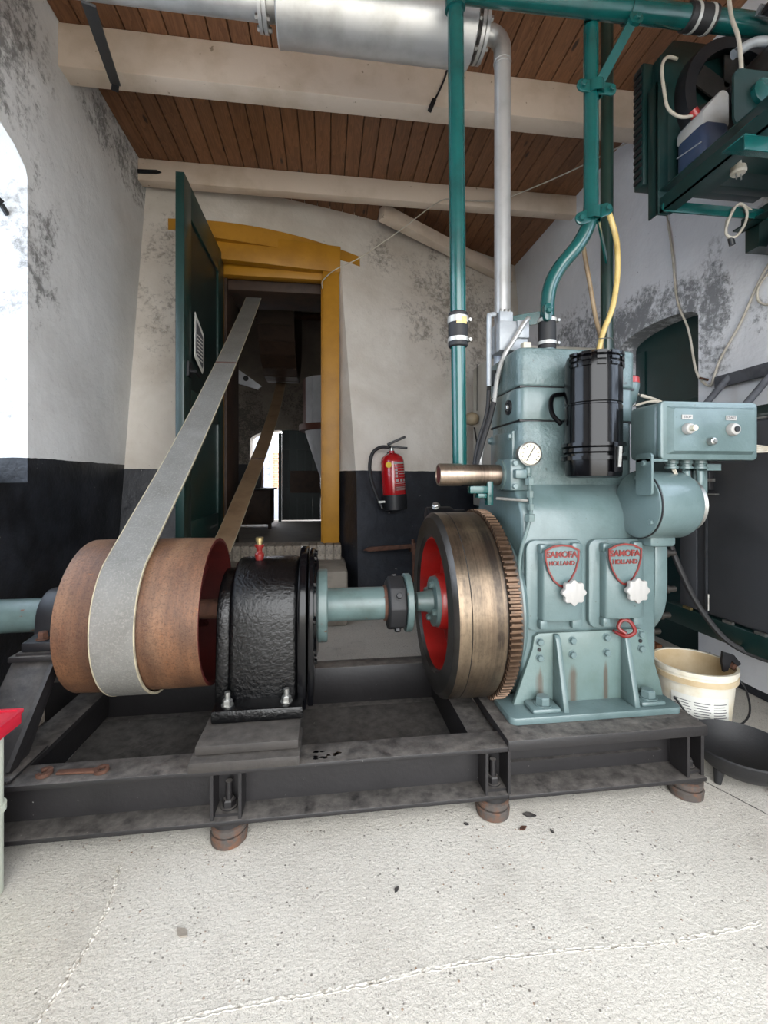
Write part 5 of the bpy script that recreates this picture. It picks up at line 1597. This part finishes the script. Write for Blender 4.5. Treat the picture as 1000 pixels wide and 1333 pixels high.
tag(part('wall_nail', MB().cyl((1.88, 1.985, 1.445), (1.82, 1.975, 1.452), .006, n=8), RUST), 'dark nail in the right wall holding the cream lead', 'nail')
wlm = thing('wall_lamp', 'dark grey lamp shade at the right edge of the wall', 'lamp', (1.8, 1.5, 1.82))
part('shade', MB().lathe([(0, .03), (.05, .07), (.11, .09), (.11, .084), (.05, .064), (.004, .02)], (1.80, 1.50, 1.96), (-.25, -.2, -1), 28), GREYC, wlm)
part('arm', MB().tube([(1.80, 1.50, 1.96), (1.83, 1.51, 1.98), (1.87, 1.52, 1.97)], .012, 10), GREYC, wlm)
ww = thing('bell_wire', 'thin pale wire strung from the door frame to the far beam', 'wire', (.3, 3.1, 2.4))
part('wire_run', MB().tube([(-.035, 3.40, 2.40), (-.03, 3.36, 2.44), (.06, 3.28, 2.49), (.235, 3.2, 2.55), (.506, 3.12, 2.715), (.811, 3.12, 2.955), (.99, 3.13, 2.975), (1.25, 3.12, 2.985)], .004, 6), CORDW, ww)
part('wire_run', MB().tube([(1.25, 3.12, 2.985), (1.55, 2.75, 2.96), (1.804, 2.4, 2.955)], .004, 6), CORDW, ww)
sn = thing('ceiling_sensor', 'small black sensor on a cable under the near beam', 'sensor', (.535, 2.25, 2.87))
part('body', MB().bar((.525, 2.25, 2.855), (.55, 2.25, 2.915), .022, .022, up=(0, 1, 0)), BLKP, sn, bevel=.004)
part('cable', MB().tube([(.55, 2.25, 2.91), (.57, 2.25, 2.95), (.60, 2.25, 3.02), (.62, 2.25, 3.08)], .005, 8), BLKP, sn)

# ---- bricks and a slate slab on the floor under the cabinet
SLATE = mat('blue_grey_slate', '#6d7684', .6, c2='#596271', scale=9)
ORB = mat('orange_brick', '#8f5a38', .8, c2='#6b4029', scale=20, bump=.4)
tag(part('slate_slab', MB().box(1.42, 1.85, 2.02, 2.30, 0, .03), SLATE, bevel=.006), 'flat blue grey slab on the floor behind the bucket', 'slab')
for k, (x, y, m_, w_) in enumerate(((1.52, 2.10, SLATE, .05), (1.60, 2.12, ORB, .035), (1.69, 2.10, ORB, .03))):
    tag(part('loose_block', MB().box(x, x + w_, y, y + .08, .03, .10), m_, bevel=.004),
        ['small blue grey block on the slab behind the bucket', 'orange brick piece nearest the blue grey block on the slab', 'orange brick piece nearest the right wall on the slab'][k], 'block', 'loose blocks on the slab')
# ---- bits on the floor
for k, (x, y) in enumerate(((.53, 1.156), (.381, 1.19), (.603, 1.136), (-.301, .98), (.568, 1.20), (.16, 1.02))):
    lf = MB()
    a = random.uniform(0, 6)
    s_ = (.012, .007, .007, .016, .018, .008)[k]
    pts = [(x + s_ * q * math.cos(a + t), y + s_ * q * math.sin(a + t)) for t, q in ((0, 1), (.9, .6), (1.8, .5), (3.1, 1.1), (4.2, .55), (5.3, .6))]
    lf.prism(pts, 'z', .0005, .004)
    names = ['dry brown leaf scrap on the floor in front of the middle foot', 'tiny dark crumb on the floor left of the middle foot', 'tiny dark crumb on the floor right of the brown leaf scrap',
             'grey flat chip on the open floor at lower left', 'dark dirt clump beside the middle foot', 'dark chip on the floor in front of the base frame']
    tag(part('floor_scrap', lf, RUST if k in (0,) else CONC if k == 3 else FRM), names[k], 'debris')
